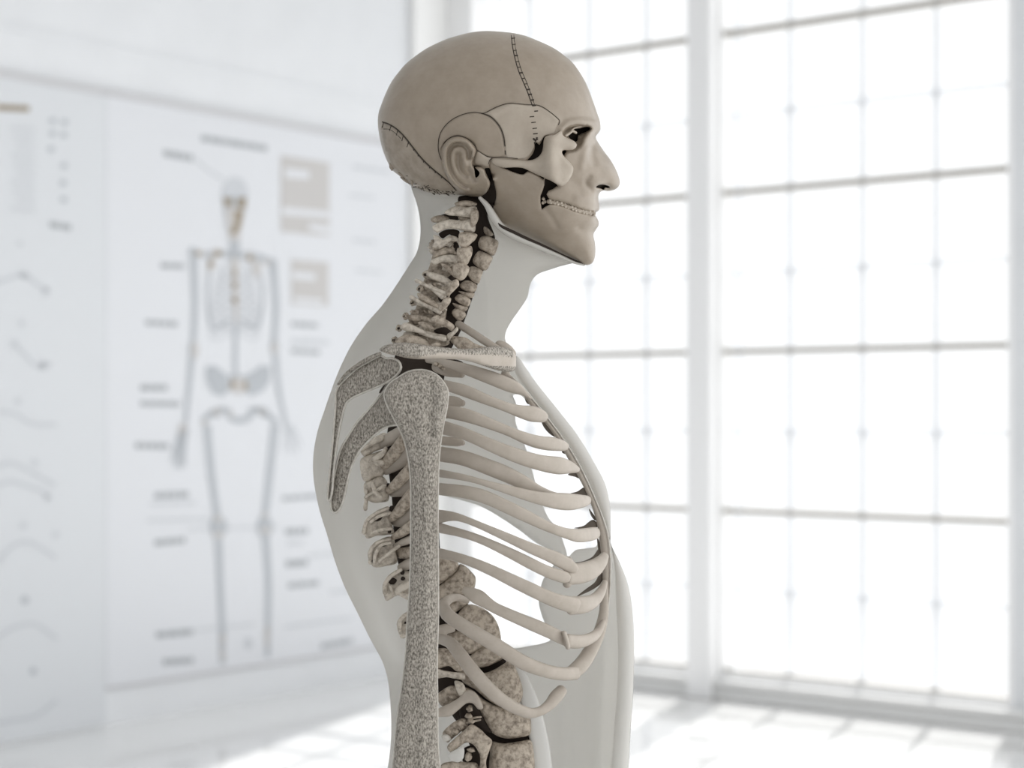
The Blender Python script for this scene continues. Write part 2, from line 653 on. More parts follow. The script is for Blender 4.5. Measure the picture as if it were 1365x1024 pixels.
_loops = [MAND_CLASS] + GAPS
_loops_in = []
for lp in _loops:
    d = []
    n_ = len(lp)
    for i in range(n_):
        a, b_ = lp[i], lp[(i + 1) % n_]
        k = max(1, int(np.linalg.norm(b_ - a) / 1.6))
        d += [a + (b_ - a) * j / k for j in range(k)]
    _loops_in.append(np.array(d))

# constraint loops must stay inside the outline for the triangulation: keep them all, triangles outside are dropped
hv, hf = triangulate(FACE, 2.6, extra_edges=_loops_in, ring=(0.1, 0.35, 0.7),
                     ring_polys=[(l, (0.6, 1.5)) for l in _loops_in[1:]] + [(_loops_in[0], (0.6, 1.5))])
_b = boundary_edges(hf)
_bn = np.array(sorted({i for e in _b for i in e}))
_sil = segdist(hv, FACE, True) < 0.25
hphi = poisson(hv, hf, _bn)
hh = np.sqrt(hphi)
hh *= 104.0 / hh.max()
hh = np.where(_sil, 0, hh)


def gauss(p, c, sx, sy=None, ang=0.0):
    sy = sy or sx
    d = p - np.array(c)
    ca, sa = math.cos(ang), math.sin(ang)
    x = d[:, 0] * ca + d[:, 1] * sa
    y = -d[:, 0] * sa + d[:, 1] * ca
    return np.exp(-(x / sx) ** 2 - (y / sy) ** 2)


def ridge(p, line, s):
    return np.exp(-(segdist(p, crom(np.array(line, float), 1.5)) / s) ** 2)


_edge = np.clip(hh / 22.0, 0, 1)      # leave the outline itself alone
fl = np.zeros(len(hv))
# orbit
orbit = crom(np.array([(748.6, 177), (754, 169.8), (763.4, 166.5), (771, 165.5), (781, 166.8), (788, 168.5), (789, 173), (785, 178),
                       (780, 186), (775, 196), (766, 203), (755, 203), (749, 196)]), 1.5, True)
di = segdist(hv, orbit, True)
ins = inside(hv, orbit)
fl -= np.where(ins, 26 * (1 - np.exp(-(di / 4.5) ** 1.5)), 0)
fl += 5.0 * ridge(hv, [(749, 172), (757, 164.5), (770, 161.5), (783, 163), (795, 165)], 4.5)
fl += 2.0 * ridge(hv, [(786, 178), (793, 176)], 3)
# nose, cheek and mouth relief
fl -= 4.5 * ridge(hv, [(786, 236), (781.5, 241), (783, 248), (789, 254)], 3.2)
fl += 5.0 * gauss(hv, (796, 244), 9, 6)
fl += 2.5 * gauss(hv, (819, 244), 5, 6)
fl -= 4.0 * ridge(hv, [(790, 192), (789, 205), (792, 218)], 5)
fl += 4.0 * ridge(hv, [(781, 200), (778, 214), (776, 222)], 5)
fl -= 5.0 * gauss(hv, (768, 246), 16, 10, 0.5)
fl += 2.5 * ridge(hv, [(790, 259), (782, 262), (770, 264)], 5)
fl -= 2.5 * ridge(hv, [(791, 311), (782, 309), (772, 305)], 5)
fl += 2.0 * gauss(hv, (786, 334), 9, 14)
fl += 2.5 * gauss(hv, (789, 296), 8, 5)
fl -= 2.0 * ridge(hv, [(725, 277), (734, 288), (742, 302)], 4)
# jaw: flatten the ramus and lift the lower border
fl += 3.0 * ridge(hv, [(662, 262), (664, 285), (676, 299), (700, 311), (740, 328), (768, 342)], 6)
fl -= 3.0 * gauss(hv, (690, 270), 26, 26)
# temple hollow and the squamous swell
fl -= 7.0 * gauss(hv, (704, 196), 17, 20, 0.3)
fl += 2.5 * ridge(hv, [(655, 152), (680, 142), (702, 139), (722, 142), (744, 160)], 4)
fl += 3.0 * gauss(hv, (632, 185), 28, 26)
# occiput
oc = np.array([(520, 221), (535, 228), (552, 244), (575, 254), (604, 258)])
fl += 2.0 * ridge(hv, oc, 6) * (1 + 0.8 * fbm(hv * 0.2))
hh = np.maximum(hh + fl * _edge, 0)


def HH(p):
    """half width of the head at points (inverse-distance over the nearest mesh points)"""
    p = np.atleast_2d(np.asarray(p, float))
    out = np.zeros(len(p))
    for i in range(0, len(p), 400):
        q = p[i:i + 400]
        d = ((q[:, None, :] - hv[None]) ** 2).sum(2)
        k = np.argpartition(d, 4, axis=1)[:, :4]
        dd = np.take_along_axis(d, k, 1)
        w = 1 / (dd + 0.02)
        out[i:i + 400] = (w * hh[k]).sum(1) / w.sum(1)
    return out


cent = hv[hf].mean(1)
in_gap = np.zeros(len(hf), bool)
for g in GAPS:
    in_gap |= inside(cent, g)
in_m = inside(cent, MAND_CLASS) & ~in_gap
in_c = ~in_gap & ~in_m


def plate(tris, thick, bev_r, bev_h, name, mat, parent, lift=0.0):
    be = boundary_edges(tris)
    idx = np.unique(tris)
    inner_b = np.array(sorted({i for e in be for i in e if not _sil[i]}))
    inner_e = [(a, b_) for a, b_ in be if not (_sil[a] and _sil[b_])]
    d = np.full(len(hv), 1e9)
    if len(inner_b):
        segs = hv[inner_b]
        for i in range(0, len(idx), 500):
            q = hv[idx[i:i + 500]]
            d[idx[i:i + 500]] = np.sqrt(((q[:, None] - segs[None]) ** 2).sum(2).min(1))
    x = np.clip(1 - d / bev_r, 0, 1)
    bev = bev_h * (1 - np.sqrt(np.maximum(0, 1 - x * x)))
    hn = np.maximum(hh + np.where(_sil, 0, lift) - np.minimum(bev, np.maximum(hh - 1, 0)), 0)
    hb = np.maximum(hh - thick, 0)
    remap = np.full(len(hv), -1)
    remap[idx] = np.arange(len(idx))
    n = len(idx)
    V, Fc = [], []
    for sgn in (-1, 1):
        k = len(V) * n
        V.append(np.column_stack([hv[idx], sgn * hn[idx]]))
        V.append(np.column_stack([hv[idx], sgn * np.minimum(hb, hn)[idx]]))
        t = remap[tris]
        f1 = t + k
        f2 = t[:, ::-1] + k + n
        if sgn > 0:
            f1, f2 = f1[:, ::-1], f2[:, ::-1]
        Fc += [tuple(q) for q in f1] + [tuple(q) for q in f2]
        for a, b_ in inner_e:
            a, b_ = remap[a], remap[b_]
            q = (k + b_, k + a, k + n + a, k + n + b_)
            Fc.append(q if sgn < 0 else q[::-1])
    return part(name, np.vstack(V), Fc, mat, parent)


cranium = plate(hf[in_c], 14, 2.2, 2.2, 'cranium', M['skull'], model)
mandible = plate(hf[in_m], 14, 3.0, 3.0, 'mandible', M['skull'], model)

# shade inside the head painted as a dark sheet: follows the outer surface 20 units further in
n_ = len(hv)
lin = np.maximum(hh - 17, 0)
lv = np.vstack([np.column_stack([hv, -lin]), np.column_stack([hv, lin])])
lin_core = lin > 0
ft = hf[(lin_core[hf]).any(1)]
part('skull_inner_shade', lv, np.vstack([ft, ft[:, ::-1] + n_]), M['dark'], cranium, weld=0.0)

# ---- raised plates on the near side of the cranium
def surface_plate(outline, lift, name, mat, parent, s=2.4, bev=1.6, smooth=True):
    poly = crom(np.array(outline, float), 1.6, True) if smooth else np.array(outline, float)
    ov, of = triangulate(poly, s, ring=(0.25, 0.6))
    be = boundary_edges(of)
    d = segdist(ov, poly, True)
    x = np.clip(1 - d / bev, 0, 1)
    h = HH(ov) + lift - (lift + 1.2) * (1 - np.sqrt(np.maximum(0, 1 - x * x)))
    n = len(ov)
    V = np.vstack([np.column_stack([ov, -h]), np.column_stack([ov, -(h - lift - 3)])])
    Fc = [tuple(t) for t in of] + [tuple(t + n) for t in of[:, ::-1]]
    Fc += [(b_, a, a + n, b_ + n) for a, b_ in be]
    return part(name, V, Fc, mat, parent)


SPHEN = [(645, 151.5), (653, 148), (662, 143.5), (672, 140), (681, 138.3), (692, 139.3), (701, 140.3), (708.5, 140.2), (716, 141), (724, 144), (733, 150),
         (741, 156.5), (745, 161), (743.5, 166), (741, 172), (739, 178.5), (731, 180), (725.5, 182), (722.5, 187),
         (718.5, 191), (713.5, 190), (712, 197), (707.5, 205), (701, 211), (690, 212), (676, 210.5), (673.5, 204),
         (673, 195), (671, 181), (667, 170), (660, 160.5), (652, 154)]
surface_plate(SPHEN, 0.9, 'sphenoid_plate', M['skull_pale'], cranium)
TEMP = [(586.5, 205), (584.8, 195), (586, 183), (590, 174), (598, 164.5), (608, 157.5), (620, 152.8), (632, 150.8), (643, 151.5),
        (651, 155), (659, 161.5), (666, 171), (670, 182), (672, 195), (672.5, 207), (666, 209.5), (655, 209.8), (648, 208),
        (640, 203.5), (635, 199.5), (632, 192), (626, 187), (618, 183), (609, 181), (600, 184), (592, 191), (588, 199)]
surface_plate(TEMP, 1.2, 'temporal_plate', M['skull'], cranium)
OCC = [(509.5, 163.5), (518, 166.5), (527.5, 172), (538, 182), (549, 196), (560, 210), (573, 223), (588, 235.5), (602, 249.5), (606, 257),
       (598, 257.8), (584.3, 257.4), (572, 254.6), (562, 250.5), (549, 244), (537, 234), (527, 226), (521, 219), (515, 206), (510.5, 193),
       (507, 177)]
surface_plate(OCC, 0.8, 'occipital_plate', M['occiput'], cranium)


def on_head(line, off, r, name, parent, mat, step=2.0, flat=0.7):
    c = crom(np.array(line, float), step)
    w = -(HH(c) + off)
    rows = np.column_stack([c, w, np.full(len(c), r), np.full(len(c), r * flat)])
    v, f = sweep(rows, step=step, ring=6)
    return part(name, v, f, mat, parent, weld=0)


COR = [(681.5, 47), (682.2, 55), (684, 66), (687, 80), (691.5, 95), (697, 108), (703, 122), (708, 136), (713, 150), (717.5, 165), (719.5, 178), (720, 189)]
on_head(COR, 0.3, 0.65, 'coronal_suture', cranium, M['ink'])
COR2 = [(684.8, 46), (686, 56), (688, 68), (691, 80), (695.3, 94), (700.5, 106), (706, 120), (710.5, 133), (714.5, 147)]
on_head(COR2, 0.2, 0.4, 'coronal_suture', cranium, M['ink'])
LAM = [(509.5, 162.5), (518, 165.5), (528, 171.5), (538.5, 181.5), (549.5, 195.5), (561, 210), (574, 223), (589, 235.5), (600, 245), (608, 254)]
on_head(LAM, 0.9, 0.8, 'lambdoid_suture', cranium, M['ink'])
on_head([(511, 172), (519, 172.5), (527, 177.5), (534, 184.5)], 0.9, 0.4, 'lambdoid_suture', cranium, M['ink'])
SQU = [(588.3, 213), (585.3, 205), (584, 195), (585.2, 183), (589.4, 173), (597.5, 163.5), (607.5, 156.5), (620, 151.6), (632, 149.6), (645, 150.8), (653, 147),
       (662, 142.5), (672, 139), (681, 137.4), (692, 138.4), (703, 139.4), (716, 140), (724, 143), (733, 149), (741, 155.5), (746, 161), (744.5, 166.5)]
on_head(SQU, 0.7, 0.45, 'squamous_suture', cranium, M['ink'])
on_head([(641, 150.8), (652, 154.5), (660, 161), (667, 170.5), (671.2, 182), (673.2, 195)], 1.0, 0.6, 'squamous_suture', cranium, M['ink'])
on_head([(673.5, 201), (674, 206)], 1.0, 0.6, 'squamous_suture', cranium, M['ink'])
on_head([(588.8, 200), (592.3, 190.6), (599.5, 184.0), (609.3, 181.0), (619, 182.8), (627.2, 187.8), (633.4, 194.8), (635.5, 200), (641, 203.8), (648, 208), (655, 209.6), (672, 209.6), (690, 211.5)],
        1.2, 0.42, 'squamous_suture', cranium, M['ink'])
tick = []
for i, t in enumerate(np.linspace(0.03, 0.985, 19)):
    c = crom(np.array(COR), 1.0)
    p = c[int(t * (len(c) - 1))]
    x0, x1 = ((0.3, 4.4) if t < 0.72 else (-8.5, -3.2))
    l = np.array([(p[0] + x0, p[1] + 0.3), (p[0] + x1, p[1] - 0.2)])
    w = -(HH(l) + 0.7)
    v, f = sweep(np.column_stack([l, w, np.full(2, 0.95 if i % 3 == 0 or t > 0.55 else 0.5), np.full(2, 0.5)]), step=2, ring=6)
    tick.append((v, f))
for i, t in enumerate(np.linspace(0.02, 0.8, 11)):
    c = crom(np.array(LAM), 1.0)
    p = c[int(t * (len(c) - 1))]
    k = 8 if i < 5 else 3
    l = np.array([(p[0], p[1]), (p[0] - 0.45 * k + 1.5, p[1] + 0.85 * k)])
    w = -(HH(l) + 1.0)
    v, f = sweep(np.column_stack([l, w, np.full(2, 0.6), np.full(2, 0.45)]), step=2, ring=6)
    tick.append((v, f))
r_ = np.random.default_rng(3)
for i in range(46):                                    # rough broken edge of the occiput
    t = r_.uniform(0.25, 1)
    c = crom(np.array([(519, 222), (527, 229), (537, 237), (549, 246.5), (562, 252), (576, 255.8), (590, 257.5), (604, 257.8)]), 1.0)
    p = c[int(t * (len(c) - 1))] + r_.normal(0, 1.6, 2) + np.array([0.5, -1.5])
    a = r_.uniform(-0.5, 1.2)
    l = np.array([p, p + np.array([math.cos(a), math.sin(a)]) * r_.uniform(1.5, 5)])
    w = -(HH(l) + 0.8)
    v, f = sweep(np.column_stack([l, w, np.full(2, r_.uniform(0.4, 1.0)), np.full(2, 0.5)]), step=2, ring=6)
    tick.append((v, f))
for v, f in tick:
    part('suture_tick', v, f, M['ink'], cranium, weld=0)
# lambda knob and ragged nuchal crest
for i, (u, v_, ru, rv) in enumerate([(522, 221, 3, 6), (541, 240.5, 8, 2.2), (535, 233, 6, 2), (549, 242, 2.2, 5)]):
    bv, bf = blob(u, v_, -(HH([(u, v_)])[0] + 0.2), ru, rv, 2.5, 0.6 if i in (1, 2) else -0.1, i)
    part('nuchal_crest', bv, bf, M['occiput'], cranium)

# ---- cheek bone with its arch
ZYG = [(654.6, 214), (656.5, 211), (663.4, 210.6), (675.2, 211.6), (686.9, 212.8), (700.9, 213.8), (710.3, 212.8), (717.3, 209), (722, 203.3),
       (723.8, 195.6), (724.6, 187.4), (727, 182.1), (732.6, 180.6), (739, 179.8), (744, 176.5), (748, 174.0), (749.6, 178), (751.5, 181.0), (755.6, 183.7), (763.4, 187),
       (767.3, 190.0), (768.9, 193.3), (767.3, 197.2), (762.7, 199.9), (755.6, 200.1), (749.8, 200.9), (749.2, 203.2), (751.7, 208), (755.6, 212.2),
       (761, 218), (764.2, 223.4), (763.8, 229.7), (760.3, 237.5), (754.8, 244.5), (749.4, 248), (742, 245.4), (733.8, 240.6),
       (725.6, 236.9), (716.2, 233.1), (705.6, 228.0), (697.4, 224.2), (686.9, 223.2), (671.6, 223.6), (663.4, 221.6), (656, 218)]


_hz = HH([(655, 214), (690, 218), (720, 205), (735, 215), (750, 195), (755, 230), (765, 195)])
print('head half widths at cheek', np.round(_hz, 1), 'max', hh.max())


def zyg_w(p):
    k = np.array([(640, _hz[0] + 1), (656, _hz[0] + 1), (690, _hz[0] + 2), (715, _hz[0] - 3), (735, _hz[3] + 9), (750, _hz[5] + 9), (768, _hz[5] + 1)])
    c = crom(k, 1.5)
    s = np.interp(p[:, 0], c[:, 0], c[:, 1])
    return -s


zv, zf = inflate(ZYG, 0.62, 9, zyg_w, s=2.2, disp=lambda p, h: np.clip(h / 3, 0, 1) * (1.8 * ridge(p, [(728, 190), (732, 205), (724, 216), (700, 218)], 6)
                                                                                 + 1.5 * ridge(p, [(735, 187), (752, 192), (764, 194)], 5)
                                                                                 - 1.5 * gauss(p, (746, 214), 6, 8)))
zyg = part('zygomatic_bone', zv, zf, M['skull_pale'], model)
# root of the arch in front of the ear
rv_, rf_ = inflate([(632, 214), (634.5, 203), (637, 201), (643, 205), (650, 209), (656, 210), (654, 214), (652.5, 219), (648, 221.5), (640, 221), (634, 219.5)], 0.8, 5,
                   lambda p: -(HH(p) - 1), s=2)
part('zygomatic_root', rv_, rf_, M['skull_pale'], cranium)
on_head([(656, 210.5), (652.5, 214), (651.5, 219)], 5.0, 0.5, 'suture_line', zyg, M['ink'])

# ---- ear
EAR = [(588.4, 212), (588.8, 199.3), (592.7, 191), (599.5, 184.9), (609.3, 182.1), (619, 183.9), (626.9, 188.8), (632.8, 195.6), (634.7, 200.5),
       (633.4, 206.1), (630.5, 213), (630, 219), (632, 222.5), (637, 222.3), (642, 223.2), (646.4, 226.9), (647.9, 232.5), (652.3, 240.3), (653.3, 246.2), (650.3, 254),
       (644.5, 259.9), (634.7, 262.3), (624, 260.9), (614.2, 256), (604.4, 249.1), (597.6, 240.3), (591.7, 227.6)]
epoly = crom(np.array(EAR, float), 1.4, True)
notch = crom(np.array([(631.5, 222.5), (636, 226), (639, 230), (638.2, 234), (634.5, 237), (633, 233), (632.5, 228)]), 1.2, True)
ev, ef = triangulate(epoly, 1.9, extra_edges=[notch], ring=(0.2, 0.5))
ef = ef[~inside(ev[ef].mean(1), notch)]
ebe = boundary_edges(ef)
dd = segdist(ev, epoly, True)
HEL = [(629.5, 209), (629.3, 201), (626.5, 194), (620, 189), (610, 187), (601, 189), (594.5, 197), (592.6, 210), (594.5, 223), (600, 235.5), (607.5, 245), (615, 251), (622, 254)]
ANT = [(628, 247.5), (619, 245.5), (611, 240), (606, 231), (602.5, 220), (602, 208), (606, 199)]
eh = 7.0 * np.clip(dd / 2.2, 0, 1) ** 0.5
eh += 5.5 * ridge(ev, HEL, 3.0)
eh -= 4.0 * ridge(ev, [(624.5, 210), (623.5, 200), (617, 193.8), (608, 193), (600.5, 199), (598.5, 210), (600, 222), (605, 234), (612, 243), (619.5, 248.5), (628, 250.5)], 2.4)
eh += 2.5 * ridge(ev, ANT, 3.6)
eh += 4.0 * gauss(ev, (619.5, 217), 4.0, 9.5, -0.2)
eh -= 4.5 * ridge(ev, [(611.5, 206), (611, 218), (615, 229), (622, 235)], 3.0)
eh -= 5.0 * gauss(ev, (628, 205), 2.2, 9, 0.15)
eh -= 4.0 * ridge(ev, [(624, 226), (629, 235), (632, 240)], 3.0)
eh += 1.5 * gauss(ev, (641, 247), 9, 10)
eh += 1.2 * gauss(ev, (641, 229), 4, 6)
eh = np.maximum(eh * 1.35, 0.6)
ebase = HH(ev) - 1 + 6 * np.clip((ev[:, 0] - 600) / 40, -0.2, 1) * 0 + 4.0
n = len(ev)
EV = np.vstack([np.column_stack([ev, -(ebase + eh)]), np.column_stack([ev, -(ebase - 7)])])
EF = [tuple(t) for t in ef] + [tuple(t + n) for t in ef[:, ::-1]] + [(b_, a, a + n, b_ + n) for a, b_ in ebe]
ear = part('ear', EV, EF, M['skull'], model)
on_head([(629, 208), (628.3, 201), (624, 194), (616, 190.8), (607, 190.7), (599.5, 193.5), (594.5, 201), (593.2, 210), (595.5, 221.5), (601, 233.5), (608, 243), (616, 249)],
        13.0, 0.3, 'helix_line', ear, M['ink'])

# ---- teeth
TL = crom(np.array([(731, 268.5), (738, 269.8), (745, 271.3), (752, 273.6), (759, 276.3), (766, 279), (773, 281.3), (780, 283.2), (787, 284.7), (792, 285)]), 1.0)
cum = np.concatenate([[0], np.cumsum(np.linalg.norm(np.diff(TL, axis=0), axis=1))])
k = 0
for i, s_ in enumerate(np.linspace(2.5, cum[-1] - 1.0, 13)):
    u, v_ = np.interp(s_, cum, TL[:, 0]), np.interp(s_, cum, TL[:, 1])
    w = -(max(HH([(u, v_)])[0] - 4.6, 1.0))
    for up_ in (1, -1):
        hv_ = 2.6 if up_ > 0 else 2.0
        bv, bf = blob(u + (0.8 if up_ < 0 else 0) + 0.5 * math.sin(i * 2.3), v_ - up_ * (1.9 if up_ > 0 else 1.7), w + 0.8 * math.sin(i * 1.7), 1.9 + 0.35 * math.sin(i * 3.1), hv_ + 0.4 * math.sin(i * 1.9 + up_), 2.6, 0.25, i, 0.12, 8)
        part('tooth', bv, bf, M['tooth'], cranium if up_ > 0 else mandible)
c = TL[1:-1]
v, f = sweep(np.column_stack([c, -np.maximum(HH(c) - 5.5, 0.5), np.full(len(c), 3.4), np.full(len(c), 3.0)]), 2, 12)
part('gum', v, f, M['skull'], mandible)
# molar lump in the cheek gap
for i, (u, v_) in enumerate([(724.5, 265), (726.5, 269), (723.5, 270.5)]):
    bv, bf = blob(u, v_, -(HH([(u, v_)])[0] - 8), 2.2, 2.2, 2.5, 0, i)
    part('tooth', bv, bf, M['bone'], mandible)
# coiled foramen beside the coronal suture
for i, (u, v_) in enumerate([(711.5, 185), (714, 187.5), (713, 190.5), (715.5, 184)]):
    bv, bf = blob(u, v_, -(HH([(u, v_)])[0] + 0.8), 1.5, 1.3, 1.0, 0, i)
    part('foramen', bv, bf, M['ink'], cranium)
# brow fold and orbit bits
for ln, r in (([(762, 173.5), (766, 170.5), (773, 169), (779, 167.5)], 1.3), ([(754, 181), (758, 178.5), (763, 174.8), (767.5, 177)], 1.9)):
    c = crom(np.array(ln), 1.5)
    v, f = sweep(np.column_stack([c, -(np.interp(c[:, 0], [750, 790], [_hz[4] + 2, 30])), np.full(len(c), r), np.full(len(c), r)]), 2, 8)
    part('orbit_rim', v, f, M['skull_pale'], cranium)

# ------------------------------------------------------------------ body shell (far half)
BACK = [(548.5, 246), (549.8, 255), (556, 273), (560, 296), (560, 316), (555.5, 336.5), (545, 354), (527, 382), (509, 407.6), (489, 430.5),
        (471, 456), (460, 476), (450.8, 496), (441, 522), (433, 545), (422.7, 577), (417.3, 611), (418.4, 642), (425.5, 679), (436.8, 716), (447, 750), (460, 784),
        (476.6, 817.6), (493, 851), (509, 881), (516.8, 906), (520.5, 939.7), (521.6, 975), (520, 1000), (516.8, 1024), (508, 1070), (500, 1120), (498, 1160)]
FRONT = [(777, 352), (764.4, 351), (755, 353), (743, 356.3), (732, 360), (720, 364), (712.4, 369.5), (706, 382), (703.5, 395), (694.6, 410), (682, 428), (674.3, 443),
         (674, 455), (689, 475), (702, 492), (713, 508), (741, 543), (769.6, 580), (792, 617), (806.5, 645), (813, 673.6), (813.8, 702), (814.5, 726.5), (825, 748), (836, 775.7),
         (841.7, 803), (845, 844), (844.8, 899), (843, 940), (840, 985), (838, 1024), (835, 1070), (832, 1120), (830, 1160)]
TOPE = [(768, 350.5), (740, 339), (705, 323), (686, 314), (668, 303), (655, 287), (645, 270), (638, 258), (620, 254), (605, 252), (584, 250), (565, 246)]
sh = np.array(BACK + FRONT[::-1] + TOPE)
SHELL = crom(sh, 4.0, True)
HOLE1 = crom(np.array([(684, 527), (688, 538), (687, 550), (688, 565), (698, 590), (707, 617), (712, 637), (720, 665), (731, 690), (741, 702), (747, 712), (755, 735), (757, 743),
                       (762, 738), (768, 733), (782, 731), (795, 728), (798, 712), (790, 680), (778, 650), (764, 622), (748, 597), (733, 575), (716, 553), (705, 539), (694, 527)]), 3.0, True)
HOLE2 = crom(np.array([(575, 655), (592, 661), (612, 666), (640, 675), (670, 692), (695, 709), (715, 724), (735, 735), (742, 742), (739, 752), (729, 764), (722, 778), (718, 800), (721, 817), (727, 833), (734, 852),
                       (722, 858), (706, 861), (688, 864), (660, 866), (630, 868), (600, 868), (575, 862), (566, 830), (562, 780), (560, 720), (563, 680)]), 3.0, True)
sv, sf = triangulate(SHELL, 6.0, extra_edges=[HOLE1, HOLE2], ring=(0.06, 0.2, 0.5))
_bn = np.array(sorted({i for e in boundary_edges(sf) for i in e}))
sphi = poisson(sv, sf, _bn)
shh = np.sqrt(sphi)
shh = 190 * np.tanh(shh * 0.98 / 190)
# muscle relief of the inside, neck cords
amp = np.clip(shh / 30, 0, 1)
shh = shh + amp * (7 * ridge(sv, [(640, 340), (650, 400), (652, 455)], 7) + 5 * ridge(sv, [(664, 400), (668, 430), (669, 455)], 4)
                   - 10 * ridge(sv, [(826, 780), (822, 850), (820, 930), (816, 1024)], 9)
                   + 12 * ridge(sv, [(805, 860), (803, 930), (800, 1024)], 10)
                   - 8 * ridge(sv, [(745, 940), (750, 1024)], 12))
c_ = sv[sf].mean(1)
keep = ~(inside(c_, HOLE1) | inside(c_, HOLE2))
sf = sf[keep]
inner = np.column_stack([sv, shh])
outer = np.column_stack([sv, shh + 7])
be = boundary_edges(sf)
n = len(sv)
shell_faces = [tuple(t) for t in sf] + [tuple(t + n) for t in sf[:, ::-1]] + [(b_, a, a + n, b_ + n) for a, b_ in be]
shell = part('body_shell', np.vstack([inner, outer]), shell_faces, M['shell'], model)


def SH(p):
    p = np.atleast_2d(np.asarray(p, float))
    d = ((p[:, None, :] - sv[None]) ** 2).sum(2)
    return shh[d.argmin(1)]


# rounded chest border of the shell, folded to the near side
RIM = [(684, 486), (691, 505), (701, 518), (714, 535), (730.5, 556), (748, 580), (765, 605.6), (780.5, 634), (793, 662), (803.6, 690.6), (811, 716)]
strip = RIM + [(814, 720), (813.8, 702), (813, 673.6), (806.5, 645), (792, 617), (769.6, 580), (741, 543), (713, 508), (702, 492), (689, 475)]
fv, ff = inflate(strip, 0.9, None, 2.0, s=2.5)
part('chest_border', fv, ff, M['shell'], shell)
belly = [(813.5, 722), (817, 740), (820, 765), (821, 800), (823, 840), (824, 880), (822, 930), (818, 980), (814, 1024), (810, 1090), (806, 1160), (830, 1160), (832, 1120), (835, 1070), (838, 1024), (840, 985),
         (843, 940), (844.8, 899), (845, 844), (841.7, 803), (836, 775.7), (825, 748), (815, 727)]
fv, ff = inflate(belly, 0.95, None, 2.0, s=3.5)
part('belly_border', fv, ff, M['shell'], shell)
# jaw border of the shell, under the mandible
rows = [(640, 264, -66, 2.5, 4), (649.5, 274.5, -66, 4, 5), (657.5, 289, -62, 5.5, 5), (667, 302, -56, 5.5, 5), (681, 312.5, -50, 5, 5), (700, 321.5, -42, 4.5, 5), (722, 331, -32, 4, 5),
        (745, 341, -20, 3.2, 5), (766, 349.8, -8, 2.2, 4), (778, 353, -2, 1.6, 3)]
v, f = sweep(rows, 4, 14)
part('jaw_border', v, f, M['border'], shell)

rows = [(656.5, 286.0, -62, 0.9, 3), (666, 299.8, -60, 1.9, 3), (676, 305.6, -57, 2.1, 3), (686, 310.2, -52, 2.1, 3), (700, 317, -46, 2.1, 3), (711, 322, -40, 2.1, 3), (727, 329.3, -32, 2.1, 3), (747, 339.3, -20, 2.0, 3), (768, 348.6, -8, 1.8, 3), (777, 352.0, -3, 1.0, 2)]
v, f = sweep(rows, 4, 10)
part('jaw_gap_shade', v, f, M['dark'], shell)  # dark tube drawn in as the shade between mandible and border

# ------------------------------------------------------------------ sternum band and costal margin
stern_in = [(668, 497), (684, 506), (696, 524), (704, 537), (724, 561), (741, 584), (755.5, 609), (769.6, 634), (783.8, 662), (795, 696), (800.6, 734.7), (803, 762), (802.5, 795), (801.5, 822), (793, 841)]
stern_out = [(681, 501), (698.5, 518), (713, 536), (730, 557.5), (747, 580), (764, 605.6), (779.5, 634), (792, 662), (803.6, 690.6), (810.7, 715), (813.6, 748), (813, 784), (807.5, 833), (800.6, 857.7)]
a = crom(np.array(stern_in, float), 4)
b_ = crom(np.array(stern_out, float), 4)
def stat(c, n):
    s = np.concatenate([[0], np.cumsum(np.linalg.norm(np.diff(c, axis=0), axis=1))])
    t = np.linspace(0, s[-1], n)
    return np.column_stack([np.interp(t, s, c[:, 0]), np.interp(t, s, c[:, 1])])
A_, B_ = stat(a, 40), stat(b_, 40)
def nearest(p, line):
    d = ((p[:, None] - line[None]) ** 2).sum(2)
    return line[d.argmin(1)]
Bd = crom(np.array(stern_out, float), 0.5)
Bn = nearest(A_, Bd)
mid = (A_ + Bn) / 2
wd = np.linalg.norm(A_ - Bn, axis=1) / 2
B_ = Bn
rows = np.column_stack([mid, np.full(40, -16.0), np.maximum(wd, 1.8), np.full(40, 9.0)])
v, f = sweep(rows, 4, 16, sq=2.6)
sternum = part('sternum', v, f, M['rib'], model)
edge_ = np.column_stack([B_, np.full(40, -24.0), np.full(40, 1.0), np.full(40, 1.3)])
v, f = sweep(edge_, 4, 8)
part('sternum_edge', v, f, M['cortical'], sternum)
rows = [(806, 780, -20, 6, 7), (805, 815, -26, 6.5, 7), (799, 842, -36, 8, 7), (788, 866, -52, 9.5, 7), (775, 886, -70, 10.5, 7), (764, 896, -84, 10, 7)]
v, f = sweep(rows, 4, 16, sq=2.5)
cm = part('costal_margin', v, f, M['rib'], model)
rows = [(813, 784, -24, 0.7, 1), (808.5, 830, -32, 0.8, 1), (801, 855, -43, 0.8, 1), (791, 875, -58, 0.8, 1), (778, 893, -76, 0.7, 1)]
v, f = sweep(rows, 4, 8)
part('margin_edge', v, f, M['cortical'], cm)


